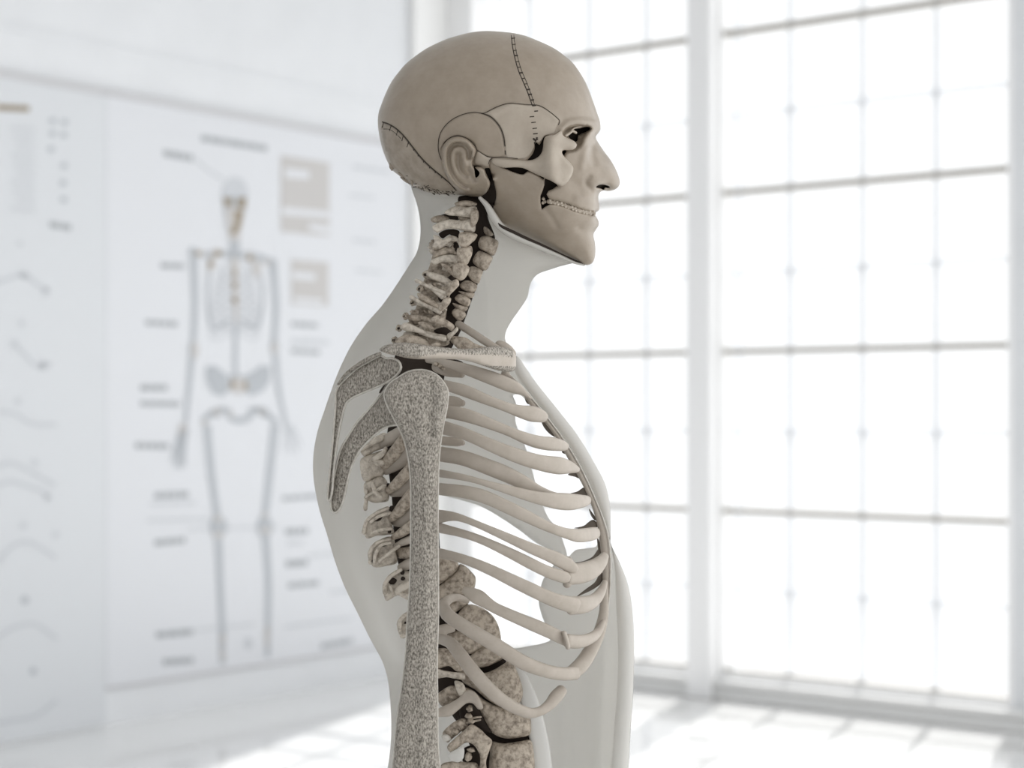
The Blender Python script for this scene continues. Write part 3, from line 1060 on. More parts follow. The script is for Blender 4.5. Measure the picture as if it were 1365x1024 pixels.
# ------------------------------------------------------------------ ribs
def rib(top, bot, L, uc, a_, w_in=10, u_end=None, th=0.42, sq=2.4, name='rib', front=None, back=True, mat='rib', u0=None):
    top, bot = np.array(top, float), np.array(bot, float)
    ua = max(top[0, 0], bot[0, 0]) if u0 is None else u0
    ub = min(top[-1, 0], bot[-1, 0])
    us = np.linspace(ua, ub, 30)
    tt = crom(top, 3)
    bb = crom(bot, 3)
    vt = np.interp(us, tt[:, 0], tt[:, 1])
    vb = np.interp(us, bb[:, 0], bb[:, 1])
    vc = (vt + vb) / 2
    sl = np.gradient(vc, us)
    hw = np.abs(vb - vt) / 2 / np.sqrt(1 + sl ** 2)
    # smooth
    for _ in range(2):
        hw[1:-1] = (hw[:-2] + 2 * hw[1:-1] + hw[2:]) / 4
        vc[1:-1] = (vc[:-2] + 2 * vc[1:-1] + vc[2:]) / 4
    rows = [(u, v, 0, h) for u, v, h in zip(us, vc, hw)]
    if back:                                   # towards the spine, behind the humerus
        s0 = (vc[3] - vc[0]) / (us[3] - us[0])
        rows = [(us[0] - 34, vc[0] - 34 * s0 * 0.2 - 2, 0, hw[0] * 0.75), (us[0] - 16, vc[0] - 16 * s0 * 0.5, 0, hw[0] * 0.9)] + rows
    if front:
        rows += [(u, v, 0, h) for u, v, h in front]
    else:
        ex = rows[-1]
        s1 = (vc[-1] - vc[-4]) / (us[-1] - us[-4])
        rows += [(ex[0] + 2.5, ex[1] + 2.5 * s1, 0, ex[3] * 0.93), (ex[0] + 5, ex[1] + 5 * s1, 0, ex[3] * 0.68)]
    rows = np.array(rows)
    x = np.clip((rows[:, 0] - uc) / a_, -1, 1)
    w = -(w_in + L * np.sqrt(np.maximum(1 - x * x, 0)))
    out = np.column_stack([rows[:, 0], rows[:, 1], w, rows[:, 3], np.maximum(rows[:, 3] * th, 3.0)])
    out = np.vstack([out[:-3:2], out[-2:]])
    v, f = sweep(out, 5, 18, sq=sq)
    return part(name, v, f, M[mat], model), out


def lump(rows, name, parent, mat, step=3, ring=16, sq=2.3, **k):
    v, f = sweep(rows, step, ring, sq=sq, **k)
    return part(name, v, f, M[mat] if isinstance(mat, str) else mat, parent)


rib([(588, 478), (611, 482), (645, 491), (673, 501), (693, 512), (703, 526)], [(588, 487), (619.5, 499.4), (650.6, 512), (679, 523.5), (701.6, 530)], 62, 640, 78, 14)
rib([(592, 506.5), (619.5, 512.5), (653.5, 527.7), (682, 538), (701.6, 540.5), (716, 541.5), (722, 546)], [(592, 520.5), (607, 525), (635, 535.5), (676, 550), (690, 556), (708, 562.5), (722, 564.5)], 105, 640, 100, 14)
rib([(590, 541), (619.5, 543.8), (653.5, 557.5), (687.5, 571.6), (718.6, 581.0), (741, 583), (750, 587)], [(590, 556.5), (607, 559.5), (628, 565), (656, 574), (676, 581), (703, 593.8), (724, 600), (750, 602)], 135, 648, 115, 14)
rib([(588, 560), (616.7, 568.8), (650.6, 583), (684.6, 595.7), (718.6, 606), (745, 609), (757, 611), (765, 619)], [(588, 579), (619.5, 587), (653.5, 602.8), (690, 618.4), (721.5, 628.3), (750, 633.4), (765, 631)], 150, 655, 122, 14)
rib([(584, 595), (616.7, 600), (650.6, 611.3), (679, 622.6), (701.6, 635.4), (720, 648)], [(584, 615), (616.7, 621), (650.6, 634), (682, 647), (701, 656), (720, 662)], 148, 660, 128, 8, front=[(733, 658, 4), (746, 661, 3)])
r6, _ = rib([(584, 625.5), (616.7, 631.7), (650.6, 641), (682, 647.5), (716, 655), (741, 656.6), (764, 658), (780, 660)], [(584, 636), (628, 643), (665, 655), (696, 666), (730, 676), (752.6, 680.7), (772.5, 679.0), (780, 675)], 160, 662, 130, 18)
r7, _ = rib([(584, 644), (616.7, 646.7), (645, 652.4), (673, 665), (701.6, 679), (730, 695), (758, 704.8), (781, 704), (792, 702)], [(584, 660), (611, 663), (645, 671.5), (679, 687), (718.6, 705), (745, 715), (757, 719), (773, 724.6), (792, 720)], 162, 665, 134, 18)
r8, _ = rib([(584, 679.5), (603.8, 682), (642, 696.4), (683, 712.8), (713, 725), (740, 734.2), (754, 740), (762, 747)], [(584, 698), (605, 694), (628, 700.5), (669, 719.6), (710, 740), (735, 751), (750, 760), (762, 766)], 165, 668, 136, 18)
lump([(757, 748, -132, 6.5, 6), (757, 760, -130, 6, 6), (756, 778, -128, 6, 6)], 'rib_bridge', r8, 'rib')
lump([(758, 766, -130, 14, 6), (775, 764, -112, 14, 6), (790, 758.5, -88, 12.5, 6), (801, 749, -62, 9, 5), (806, 741, -40, 6, 4)], 'costal_cartilage', r8, 'rib')
r9, _ = rib([(584, 696.4), (598, 700.5), (631, 710), (669, 725), (702, 740), (729.5, 753.8), (752, 761)], [(584, 710.5), (614.7, 716.5), (642, 726), (675, 742.5), (713, 763), (737.7, 774), (752, 778)], 160, 668, 140, 18)
r10, _ = rib([(584, 730.6), (606.5, 735.7), (642, 747), (683, 764.8), (713, 778.4), (740.5, 790.7), (766, 796)], [(584, 744), (614.7, 751), (650, 766), (683, 783.5), (713, 798.5), (737.7, 810), (766, 819)], 158, 668, 140, 18)
lump([(760, 807.5, -132, 12.5, 6), (779, 806, -112, 11.5, 6), (792, 800, -86, 9, 5), (801, 789, -60, 6.5, 4), (806, 777, -38, 4, 4)], 'costal_cartilage', r10, 'rib')
r11, _ = rib([(620, 781), (639, 784.5), (655.7, 800), (688.5, 815), (724, 829), (751, 842.7), (757, 845)], [(620, 793), (631, 804.4), (661, 819.5), (696.7, 836), (732, 852), (750, 860.5), (757, 863)], 150, 662, 140, 8, back=False)
lump([(752, 844, -130, 3.2, 7), (755, 853, -131, 3.2, 7), (757, 863, -130, 3.2, 7)], 'rib_cuff', r11, 'rib')
lump([(757, 854.5, -126, 9.5, 6), (772, 855.5, -108, 9.0, 6), (787, 851, -84, 7.5, 5), (797, 843, -58, 6, 5), (804, 830, -40, 3.5, 4)], 'costal_cartilage', r11, 'rib')
r12 = lump([(622, 801, -40, 4, 4), (610, 796.5, -75, 5, 4.5), (597, 800, -105, 6.5, 5), (591.5, 808, -122, 8, 6), (596, 819, -134, 9, 7), (612, 831, -144, 9, 6), (635, 845, -150, 9.5, 6), (665, 863, -152, 9.8, 6), (697, 883, -145, 9.8, 6),
            (729.5, 895, -126, 9, 6), (752, 898.5, -104, 9, 6), (767, 897, -84, 9.5, 6)], 'rib', model, 'rib', 5)
r13 = lump([(588, 852, -100, 7, 5), (600, 857, -112, 8, 6), (612, 871, -124, 9, 6), (632, 897, -134, 9.5, 6), (653, 920, -136, 9.3, 6), (676, 938, -130, 8.5, 6), (702, 950, -118, 7.5, 6), (718, 949, -108, 6.5, 6), (732, 940, -98, 7.5, 6),
            (741, 929, -90, 9, 6), (748, 921, -84, 8, 6)], 'rib', model, 'rib', 4)
# cut ends of the hind ribs seen beside the humerus
for u1, v1, h in ((619, 537, 7.5), (619, 590, 6), (598, 555, 4)):
    lump([(560, v1 - 6, -40, h, 5), (590, v1 - 2.5, -50, h, 5), (u1 - h * 1.4, v1 - 0.5, -54, h, 5), (u1 - h * 0.4, v1 + 0.5, -55, h * 0.6, 4)], 'rib_stub', model, 'rib')
lump([(611, 432, -10, 5, 4), (630, 444, -28, 5.2, 4), (648, 456, -40, 5.2, 4), (664, 466, -44, 5, 4)], 'first_rib_rod', model, 'rib')
lump([(603, 452, -30, 4, 5), (616, 458, -38, 9, 6), (632, 465, -44, 7, 5), (652, 468, -48, 4, 4)], 'first_rib', model, 'bone')
lump([(575, 485, -30, 8, 5), (596, 493, -45, 9, 6), (615, 499, -50, 5, 5)], 'rib_stub', model, 'rib')

for poly in ([(697, 519), (703, 524), (707, 531), (705, 539), (701, 536), (699, 528)], [(721, 558), (727, 561), (737, 572), (744, 582), (738, 582), (729, 575), (723, 566)],
             [(750, 594), (756, 600), (761, 606), (755, 606), (749, 603)], [(762, 622), (768, 628), (772, 638), (767, 636), (757, 633), (762, 629)],
             [(778, 650), (783, 654), (786, 660), (778, 661), (764, 659.5), (760, 658), (770, 655)], [(785, 678), (790, 684), (796, 694), (793, 694), (788, 688)],
             [(790, 693), (797, 699), (795, 704), (786, 706), (772, 705), (765, 704), (778, 701)], [(796, 716), (801, 728), (804, 742), (800, 740), (797, 731)],
             [(799, 731), (803, 740), (798, 746), (785, 751), (770, 753), (763, 751), (778, 748), (790, 742)], [(801, 762), (805, 770), (802, 777), (792, 785), (778, 792), (768, 796), (780, 786), (793, 776)]):
    v, f = inflate(poly, 0.7, 5, -14, s=2)
    part('rib_end_wedge', v, f, M['wedge'], sternum)  # dark wedges between the rib ends and the sternum

# ------------------------------------------------------------------ spine
def vbody(poly, w0=-20, cap=26, scale=1.0, parent=None, name='vertebra', mat='bone', s=2.2, rough=0.8):
    v, f = inflate(poly, scale, cap, w0, s=s, rough=rough)
    return part(name, v, f, M[mat], parent or model)


spine_shade = np.array([(612, 262), (652, 268), (650, 288), (660, 318), (655, 340), (642, 366), (632, 392), (622, 420), (612, 446), (600, 470), (590, 520), (585, 600), (585, 700), (592, 760),
                 (620, 810), (652, 842), (667, 872), (684, 892), (693, 940), (709, 985), (700, 1040), (690, 1100), (640, 1100), (628, 1000), (600, 950), (580, 930), (565, 880),
                 (548, 800), (528, 740), (522, 660), (515, 590), (530, 520), (556, 470), (574, 430), (592, 390), (610, 345), (618, 310), (614, 285)])
v, f = inflate(spine_shade, 0.5, 12, 12, s=4)
part('spine_gap_shade', v, f, M['dark'], model)  # added dark core that paints the shade seen between the vertebrae

CB = [[(637.3, 326), (641, 316), (650, 314.5), (658, 318), (664, 322), (663, 331), (657.5, 341), (646.7, 335.4), (640, 332)],
      [(630, 348.4), (637.3, 335), (645, 336), (656.5, 342.8), (654, 351), (647.5, 360.5), (638, 357)],
      [(623, 364.5), (626.6, 356), (633, 355.5), (643.5, 361.5), (641, 370), (638, 378), (629, 374.2)],
      [(612.6, 381), (618.4, 374.6), (626, 374.4), (635.8, 380.5), (634, 388), (627.8, 389.6), (617.5, 386.4)],
      [(611, 388.5), (620, 389), (632.5, 391.3), (629.5, 397.3), (621, 395)],
      [(606, 398), (612, 392), (621, 394.6), (627.5, 400.6), (624, 408.6), (614, 405.3)],
      [(603, 404), (613, 406.5), (624, 410), (619.6, 415.4), (609, 412)],
      [(602, 416), (608, 411), (619.6, 416.2), (620.5, 422), (613, 428), (605.5, 423)]]
cerv = []
for i, p in enumerate(CB):
    cerv.append(vbody(p, -10, 11, 1.0, rough=0.6, s=1.6, name='cervical_vertebra'))
vbody([(645, 302), (651, 304.5), (657.5, 313), (653.5, 315), (646, 311.5)], 2, 6, 0.8, cerv[0], 'dens', 'bone', 1.6)
# posterior arches, flat traced pieces each with its own thickness
ARCH = [
    (0, [(592, 283.5), (602, 276.5), (613, 274.6), (622, 276), (633, 274.8), (636, 278), (634, 284), (631, 289.5), (618, 289), (608, 288), (598, 287)], -34, 8),
    (0, [(606, 271), (616, 267.5), (628, 268), (636, 272), (630, 276), (618, 276), (609, 275.5)], -30, 6),
    (0, [(574, 292), (580, 288), (589, 287), (599, 290.5), (597, 294), (589.5, 296.5), (581, 297.2), (575.5, 295.5)], -10, 6),
    (1, [(576, 302), (583, 297.5), (592, 293.6), (602, 292.6), (616, 294), (627, 292), (632, 294.5), (634, 301), (632.6, 309), (625.6, 310), (616, 307.4), (603, 305.2), (593, 306), (583, 310), (577.6, 307)], -32, 9),
    (1, [(611, 289), (622, 287.8), (630, 290), (629, 296), (620, 297), (613, 294)], -26, 6),
    (1, [(629, 278), (637, 280), (638, 290), (634, 300), (629, 303), (627, 290)], -40, 6),
    (2, [(577.6, 313.5), (585, 315), (590, 319), (598.7, 314), (609, 316), (611, 321.5), (601, 322), (592.5, 328.5), (584, 332.4), (576, 328), (579, 322)], -22, 8),
    (2, [(613, 310), (624, 309.5), (636, 312.5), (634, 319), (627, 325.5), (622, 331), (612, 327.5), (611, 318)], -38, 9),
    (3, [(577, 337), (588, 331), (598, 329), (607, 335), (610, 340), (600, 338.5), (590, 341), (580, 345)], -18, 7),
    (3, [(574, 348), (583, 343), (596, 339.5), (608, 341), (610, 347), (600, 350), (588, 350), (580, 353)], -24, 7),
    (3, [(610, 331), (620, 330), (628, 328), (630, 336), (627, 345), (622, 353), (612, 351), (609, 342)], -40, 9),
    (4, [(604, 354), (613, 350), (622, 353), (626, 358), (620, 371), (613, 374), (606, 368)], -42, 9),
    (4, [(568, 366), (574, 363), (590, 367), (600, 373), (606, 380), (600, 383), (588, 377), (574, 371)], -24, 7),
    (4, [(588, 352), (594, 352.5), (606, 361), (614, 370), (609, 372), (598, 363)], -38, 6),
    (5, [(602, 375), (610, 372.5), (612, 380), (607, 386), (602, 391), (597, 395), (594, 391), (598, 383)], -44, 8),
    (5, [(573, 383), (580, 382), (592, 389), (595, 397), (588, 396), (578, 390)], -26, 7),
    (6, [(594, 397), (601, 397.5), (600, 404), (594, 411), (588, 415), (584, 411), (588, 403)], -46, 8),
    (6, [(556, 391), (564, 392), (576, 399), (586, 408), (582, 412), (570, 406), (560, 400)], -28, 8),
    (7, [(551, 403), (557, 400), (570, 405), (584, 412), (590, 417), (584, 417), (570, 411), (556, 407)], -20, 7),
    (7, [(572, 428), (582, 420), (590, 424), (598, 428), (606, 435), (602, 441), (594, 436), (582, 432)], -42, 8),
    (7, [(541, 423), (548, 419.5), (560, 420), (572, 424), (574, 429), (562, 429), (550, 428)], -20, 8),
    (7, [(533, 437), (540, 430), (552, 434), (566, 440), (580, 444), (596, 448), (598, 455), (584, 452), (568, 447), (552, 443), (540, 441)], -30, 9),
    (7, [(557, 430), (565, 429), (574, 433), (580, 439), (572, 439), (562, 435)], -34, 6),
    (7, [(526, 455), (535, 448), (546, 446), (560, 449), (572, 456), (574, 463), (556, 461), (538, 460)], -26, 9),
    (7, [(596, 446), (602, 442), (609, 436), (611, 440), (604, 448), (598, 455)], -36, 6),
    (7, [(575, 459), (583, 456.5), (588, 459), (582, 463), (576, 462.5)], -40, 6),
]
for i, (k_, poly, w, cap) in enumerate(ARCH):
    v, f = inflate(poly, 0.9, cap, w, s=1.6, rough=1.5)
    part('vertebral_arch', v, f, M['bone_pale'] if i % 3 == 0 else M['bone'], cerv[k_])
for i, poly in enumerate([[(584, 289), (592, 285.5), (602, 287), (612, 288), (612, 293), (602, 293), (594, 290.5)],
                          [(585, 312), (592, 307), (602, 305.5), (612, 308), (613, 317), (607, 317), (599, 313), (590, 318)],
                          [(597, 330), (604, 323), (611, 325), (612, 339), (606, 337), (601, 333)], [(612, 349), (616, 352), (610, 358), (602, 356)],
                          [(596, 372), (604, 366), (607, 374), (600, 382)], [(584, 398), (592, 390), (597, 395), (590, 404)], [(574, 409), (582, 412), (588, 418), (578, 417)], [(578, 441), (592, 436), (600, 441), (596, 447), (586, 446)]]):
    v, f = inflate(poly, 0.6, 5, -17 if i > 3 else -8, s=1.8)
    part('arch_hollow_shade', v, f, M['dark'], cerv[min(i + 1, 7)])  # dark pieces painting the shade between the arches


def pits(p, h):
    return np.minimum(h, 4) / 4 * (2.2 * fbm(p * 0.16) + 1.2 * np.sin(p[:, 0] * 0.35 + p[:, 1] * 0.8))


v, f = inflate([(579, 333), (592, 322), (606, 314), (612, 340), (606, 372), (599, 398), (594, 430), (597, 460), (528, 461), (545, 436), (556, 405), (565, 374), (574, 350)], 0.6, 8, -4, s=1.8, disp=pits)
part('nuchal_mass', v, f, M['bone'], cerv[4])
r_ = np.random.default_rng(11)
for i, (u, v_) in enumerate([(568, 366), (560.5, 385), (550.5, 403.5), (541, 421.5), (532.5, 437.5), (526, 453.5)]):
    bv, bf = blob(u, v_, -18, 4.6, 4.2, 5, 0.3, i, 0.25)
    part('spinous_tip', bv, bf, M['bone'], cerv[min(7, 4 + i // 2)])
    bv, bf = blob(u - 1.2, v_ + 0.4, -22.4, 2.2, 1.7, 1.2, 0.2, i + 9, 0.2)
    part('spinous_pit_shade', bv, bf, M['dark'], cerv[min(7, 4 + i // 2)])  # dark blob painting the shade of a pit in the tip
lum = []
for i in range(64):                                         # lumps and pits of the joint column
    t = r_.uniform(0, 1)
    cu = np.interp(t, [0, 0.35, 1], [594, 586, 556])
    cv = np.interp(t, [0, 0.35, 1], [322, 372, 455])
    u, v_ = cu + float(np.clip(r_.normal(0, 1), -1.3, 1.1)) * 12, cv + r_.normal(0, 5)
    bv, bf = blob(u, v_, -12 + r_.uniform(-8, 8), r_.uniform(4, 9), r_.uniform(2.2, 4.6), 5, r_.uniform(0.1, 0.8), i, 0.35, 8)
    part('arch_lump', bv, bf, M['bone'] if i % 2 else M['bone_pale'], cerv[3 + i % 5])
rods = []
for (x0, y0, x1, y1, r) in [(555, 374, 596, 392, 2.2), (573, 381, 590, 396, 2.6), (548, 396, 586, 416, 2.4), (560, 443, 592, 452, 2.6)]:
    rods.append(sweep([(x0, y0, -26, r * 1.2, r), ((x0 + x1) / 2, (y0 + y1) / 2 + 1, -36, r, r), (x1, y1, -40, r * 1.4, r)], 3, 10))
for i, (v, f) in enumerate(rods):
    part('transverse_process', v, f, M['bone_pale'], cerv[3 + i % 5])

# thoracic vertebrae behind the humerus: spinous lumps
TH = [[(480, 598), (492, 588), (503, 581), (513, 577), (517, 585), (511, 597), (498, 603), (486, 609)],
      [(480.5, 613), (487, 608), (498, 604), (511, 601), (514, 612), (513, 625), (511, 634), (500, 637), (490, 643), (484, 640), (480.5, 628)],
      [(485, 646), (495, 639), (507, 634), (515, 640), (518, 652), (518, 667), (508, 670), (496, 670), (488, 664)],
      [(484.5, 706), (486, 699), (490, 692), (499, 683), (511, 677), (518, 675.5), (521, 686), (522, 697), (524.8, 711), (514, 713.5), (502, 714.5), (489, 717.7)],
      [(492, 742), (494.7, 731.6), (502, 723), (512, 716.8), (524, 716.5), (527, 731.6), (529, 750), (516, 754.4), (498, 755.8)],
      [(510.5, 783), (515, 773), (524, 763.8), (532, 759.2), (540, 761), (552, 763), (552, 791.6), (543, 800), (532, 792.5), (520, 799.5), (515, 801), (511.6, 794)],
      [(529, 831), (532.8, 823), (540, 817), (552, 814), (552, 849), (544, 849.5), (536, 851), (531, 843)]]
thor = []
for i, p in enumerate(TH):
    o = vbody(p, -18, 14, 1.0, rough=1.1, s=1.9, name='thoracic_vertebra', mat='bone_pale')
    thor.append(o)
for k_, rows in [(0, [(470, 604, -24, 4, 4), (488, 593, -30, 5, 4), (508, 584, -34, 5, 4)]), (1, [(500, 612, -36, 4.5, 4), (511, 604, -40, 3.5, 4), (514, 598, -42, 2.5, 3)]), (1, [(503, 617, -38, 4, 4), (509, 617, -38, 4, 4)]),
                 (2, [(487, 663, -32, 2, 3), (500, 655, -36, 2.2, 3), (513, 647, -38, 2.4, 3)]), (2, [(497, 645, -36, 3, 3), (500, 655, -37, 3, 3), (508, 664, -36, 3, 3)]), (2, [(487, 678, -22, 3, 4), (488, 668, -28, 2.5, 3), (489, 655, -30, 2, 3)]),
                 (3, [(485, 710, -28, 3, 3), (489, 695, -34, 2.6, 3), (501, 685, -36, 2.4, 3), (517, 678, -34, 2.4, 3)]), (3, [(494, 696, -36, 2, 3), (506, 688, -38, 2.4, 3), (520, 684, -36, 2.4, 3)]), (3, [(497, 710, -36, 2, 3), (510, 706, -38, 2.6, 3), (521, 705, -36, 2.4, 3)]),
                 (4, [(494, 750, -30, 3, 3), (494, 735, -34, 3, 3), (503, 724, -36, 2.8, 3), (520, 719, -34, 2.4, 3)]), (4, [(499, 750, -36, 2.4, 3), (501, 738, -38, 2.6, 3), (508, 727, -38, 2.2, 3), (520, 724, -36, 2.2, 3)]), (4, [(506, 748, -38, 2.6, 3), (518, 738, -40, 2.6, 3), (532, 728, -40, 2.2, 3)]),
                 (5, [(513, 790, -32, 3, 3), (513.5, 779, -34, 3, 3), (521, 768, -36, 2.8, 3), (534, 760, -36, 2.6, 3)]), (5, [(527, 791, -38, 4, 4), (534, 785, -42, 5, 4), (552, 775, -44, 5, 4)]), (5, [(520, 782, -38, 2, 3), (525, 792, -40, 2, 3)]), (5, [(531, 790, -38, 3.4, 4), (542, 795, -40, 4, 4), (552, 800, -40, 4, 4)]),
                 (6, [(533, 840, -32, 2.6, 3), (534, 826, -36, 2.6, 3), (542, 819, -36, 2.4, 3)]), (6, [(536, 848, -34, 3, 3), (545, 846, -36, 3, 3)])]:
    v, f = sweep(rows, 2.5, 12)
    part('articular_process', v, f, M['bone_pale'], thor[k_])
for k_, u, v_, ru, rv in [(1, 510.8, 610, 2.2, 2.8), (2, 519, 650, 3.5, 5.5), (3, 523, 679, 4.6, 4.4), (3, 503.5, 691.5, 6.5, 3), (3, 505.5, 708.5, 3, 1.5), (3, 519, 709, 2.5, 2), (4, 513, 726, 4.4, 2.2), (5, 536, 763, 3, 3.4), (5, 523, 775, 5.4, 4), (5, 537, 771.5, 3, 2.4), (6, 540.5, 830.5, 2.2, 1.4), (4, 497.5, 749, 1.8, 2.6)]:
    bv, bf = blob(u, v_, -33.2, ru, rv, 3.5, -0.4, k_, 0.15)
    part('articular_pit_shade', bv, bf, M['dark'], thor[k_])  # dark blobs painting the shade of pits between the processes
# rib necks that run up behind the humerus
for i, rows in enumerate([[(508, 592, -22, 7, 5), (524, 583, -40, 9, 6), (545, 572, -60, 9, 6)], [(512, 620, -30, 7, 5), (525, 605, -46, 8.5, 6), (545, 577, -62, 8, 6)],
                          [(513, 626, -18, 8, 5), (530, 615, -36, 11, 6), (550, 597, -52, 10, 6)], [(518, 654, -30, 5, 5), (530, 644, -46, 7.5, 6), (550, 621, -62, 7.5, 6)],
                          [(522, 655, -16, 8, 5), (536, 650, -32, 12, 6), (552, 640, -46, 12, 6)], [(523, 691, -30, 5, 5), (534, 679, -46, 8, 6), (552, 655, -62, 8, 6)],
                          [(526, 694, -14, 8, 5), (538, 692, -30, 11, 6), (552, 685, -44, 11, 6)], [(525, 716, -30, 4, 5), (537, 709, -44, 6.5, 6), (554, 696, -60, 6.5, 6)], [(528, 727, -26, 3, 5), (540, 722, -40, 5, 6), (556, 716, -56, 5, 6)],
                          [(533, 738, -14, 7, 5), (544, 737, -30, 8, 6), (558, 735, -44, 8, 6)], [(535, 757, -20, 6, 5), (545, 752, -34, 7, 6), (560, 747, -50, 7, 6)]]):
    v, f = sweep(rows, 4, 14)
    part('rib_neck', v, f, M['bone'] if i % 2 else M['rib'], model)

# lumbar and lower thoracic bodies in front of the humerus
LB = [[(578, 742), (600, 741), (609, 748), (612, 756), (609, 763), (598, 772), (584, 780), (574, 778)],
      [(580, 788), (594, 774), (610, 760), (613, 752), (622, 756), (628, 762), (634, 770), (632.5, 784), (626, 797), (610, 795), (594, 800), (580, 802)],
      [(588, 824), (596, 808), (610, 799), (622, 801), (624, 806), (610, 815), (602, 826)],
      [(606, 835), (612, 816), (624, 806), (640, 809), (654, 818), (662, 829), (666.5, 842), (667, 854), (655, 860), (636, 852), (618, 846)],
      [(594, 850), (606, 841), (622, 842), (642, 851), (650, 858), (640, 866), (628, 872), (614, 870), (602, 862)],
      [(625, 878), (636, 866), (652, 858), (667, 852), (672, 862), (673, 875), (658, 885), (642, 890), (630, 888)],
      [(612, 890), (626, 890), (644, 897), (658, 893), (673, 884), (681, 879), (688, 892), (694, 908), (697, 924), (693, 937), (676, 946), (654, 936), (634, 920), (616, 908)],
      [(620, 917), (630, 920), (644, 932), (660, 940), (676, 945), (694, 952), (706, 956), (708, 968), (706.5, 979), (692, 983.5), (672, 984.5), (656, 977), (646, 962), (636, 944), (624, 928)],
      [(654, 989.6), (672, 991), (692, 988.5), (707, 987), (711, 1000), (713, 1024), (714, 1060), (690, 1070), (660, 1066), (652, 1030), (653, 1005)]]
lumb = []
for i, p in enumerate(LB):
    lumb.append(vbody(p, -14, 26 if i > 5 else 22, 1.0, rough=0.9, s=2.4, name='lumbar_vertebra'))
v, f = sweep([(680, 882, 8, 7, 4), (693, 903, 4, 9.5, 4), (703, 928, 0, 11.5, 4), (711, 955, -2, 12.5, 4), (719, 990, -2, 12.5, 4), (723, 1024, -2, 13, 4), (726, 1080, 0, 13, 4)], 4, 14, sq=3)
part('spinal_ligament', v, f, M['ligament'], model)
ARL = [
    (3, [(580, 838), (592, 832), (606, 834), (606, 842), (596, 846), (594, 856), (580, 858)], -40, 8, 'rib'),
    (4, [(578, 868), (590, 864), (602, 868), (612, 880), (618, 892), (610, 896), (598, 888), (584, 892), (578, 890)], -30, 8, 'bone'),
    (6, [(580, 892), (592, 894), (604, 896), (618, 898), (620, 906), (606, 905), (596, 903), (580, 904)], -34, 7, 'bone_pale'),
    (7, [(576, 948), (586, 944), (600, 937), (612, 930), (622, 920), (632, 922), (640, 932), (644, 944), (638, 946), (630, 938), (622, 938), (612, 946), (600, 955), (588, 956), (578, 956)], -44, 8, 'rib'),
    (6, [(582, 928), (590, 920), (602, 914), (612, 918), (616, 928), (604, 936), (590, 942)], -28, 6, 'bone'),
    (6, [(606, 908), (616, 910), (620, 916), (622, 926), (616, 932), (610, 924)], -42, 6, 'bone_pale'),
    (8, [(596, 996), (606, 985), (618, 974), (628, 966), (640, 972), (648, 980), (656, 988), (652, 1002), (648, 1016), (650, 1040), (638, 1040), (640, 1010), (632, 994), (622, 990), (612, 996), (602, 1004)], -40, 9, 'bone'),
    (8, [(590, 978), (598, 968), (610, 960), (620, 958), (624, 966), (614, 976), (604, 984), (596, 990)], -30, 8, 'bone'),
    (8, [(598, 1006), (610, 998), (618, 996), (618, 1010), (612, 1016), (602, 1014)], -46, 6, 'shell'),
    (8, [(588, 1020), (604, 1015), (622, 1016), (636, 1018), (636, 1040), (590, 1040)], -30, 8, 'bone'),
    (8, [(589, 980), (598, 980), (601, 986), (594, 989), (590, 986)], -40, 4, 'cortical'),
]
for i, (k_, poly, w, cap, mt) in enumerate(ARL):
    v, f = inflate(poly, 0.9, cap, w, s=2.0, rough=0.9)
    part('vertebral_arch', v, f, M[mt], lumb[k_])
r_ = np.random.default_rng(5)
for i, (u, v_, ru, rv) in enumerate([(626, 945, 4, 4), (625, 955, 5, 3.4), (613, 965, 6, 4.5), (616, 969, 6.5, 5), (628, 962, 5, 3), (624, 1009, 4.5, 6), (628, 1000, 5, 3), (604, 930, 9, 3.5), (607, 976, 5, 4)]):
    bv, bf = blob(u, v_, -36, ru, rv, 5, 0.2, i, 0.25)
    part('facet_lump', bv, bf, M['bone'], lumb[min(8, 7 + i // 4)])
for rows in ([(624, 960, -34, 1.4, 2), (632, 957, -34, 1.5, 2), (641, 956, -32, 1.2, 2)], [(622, 964, -34, 1.8, 2), (630, 962, -34, 1.6, 2), (640, 960, -32, 1.2, 2)]):
    v, f = sweep(rows, 3, 8)
    part('facet_rod', v, f, M['bone'], lumb[7])
# dark pieces painting the shade in the hollows of the lumbar canal
for i, poly in enumerate([[(614, 936), (626, 934), (638, 944), (648, 962), (656, 976), (646, 976), (632, 966), (616, 962), (612, 948)],
                          [(616, 1000), (630, 994), (640, 1004), (642, 1024), (634, 1026), (626, 1020), (618, 1018)]]):
    v, f = inflate(poly, 0.6, 6, -20, s=3)
    part('canal_hollow_shade', v, f, M['dark'], lumb[7 + i])

# ------------------------------------------------------------------ shoulder and arm
def rimmed(poly, name, w0, cap, scale, parent=model, r=1.5, s=3.0, off=0.0, disp=None, mat='porous'):
    v, f = inflate(poly, scale, cap, w0, s=s, disp=disp)
    o = part(name, v, f, M[mat], parent)
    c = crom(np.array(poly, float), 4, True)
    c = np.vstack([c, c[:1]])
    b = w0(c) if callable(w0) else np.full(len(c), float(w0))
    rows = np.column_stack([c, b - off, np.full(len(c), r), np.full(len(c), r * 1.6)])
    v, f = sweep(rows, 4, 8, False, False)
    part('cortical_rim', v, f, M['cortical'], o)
    return o


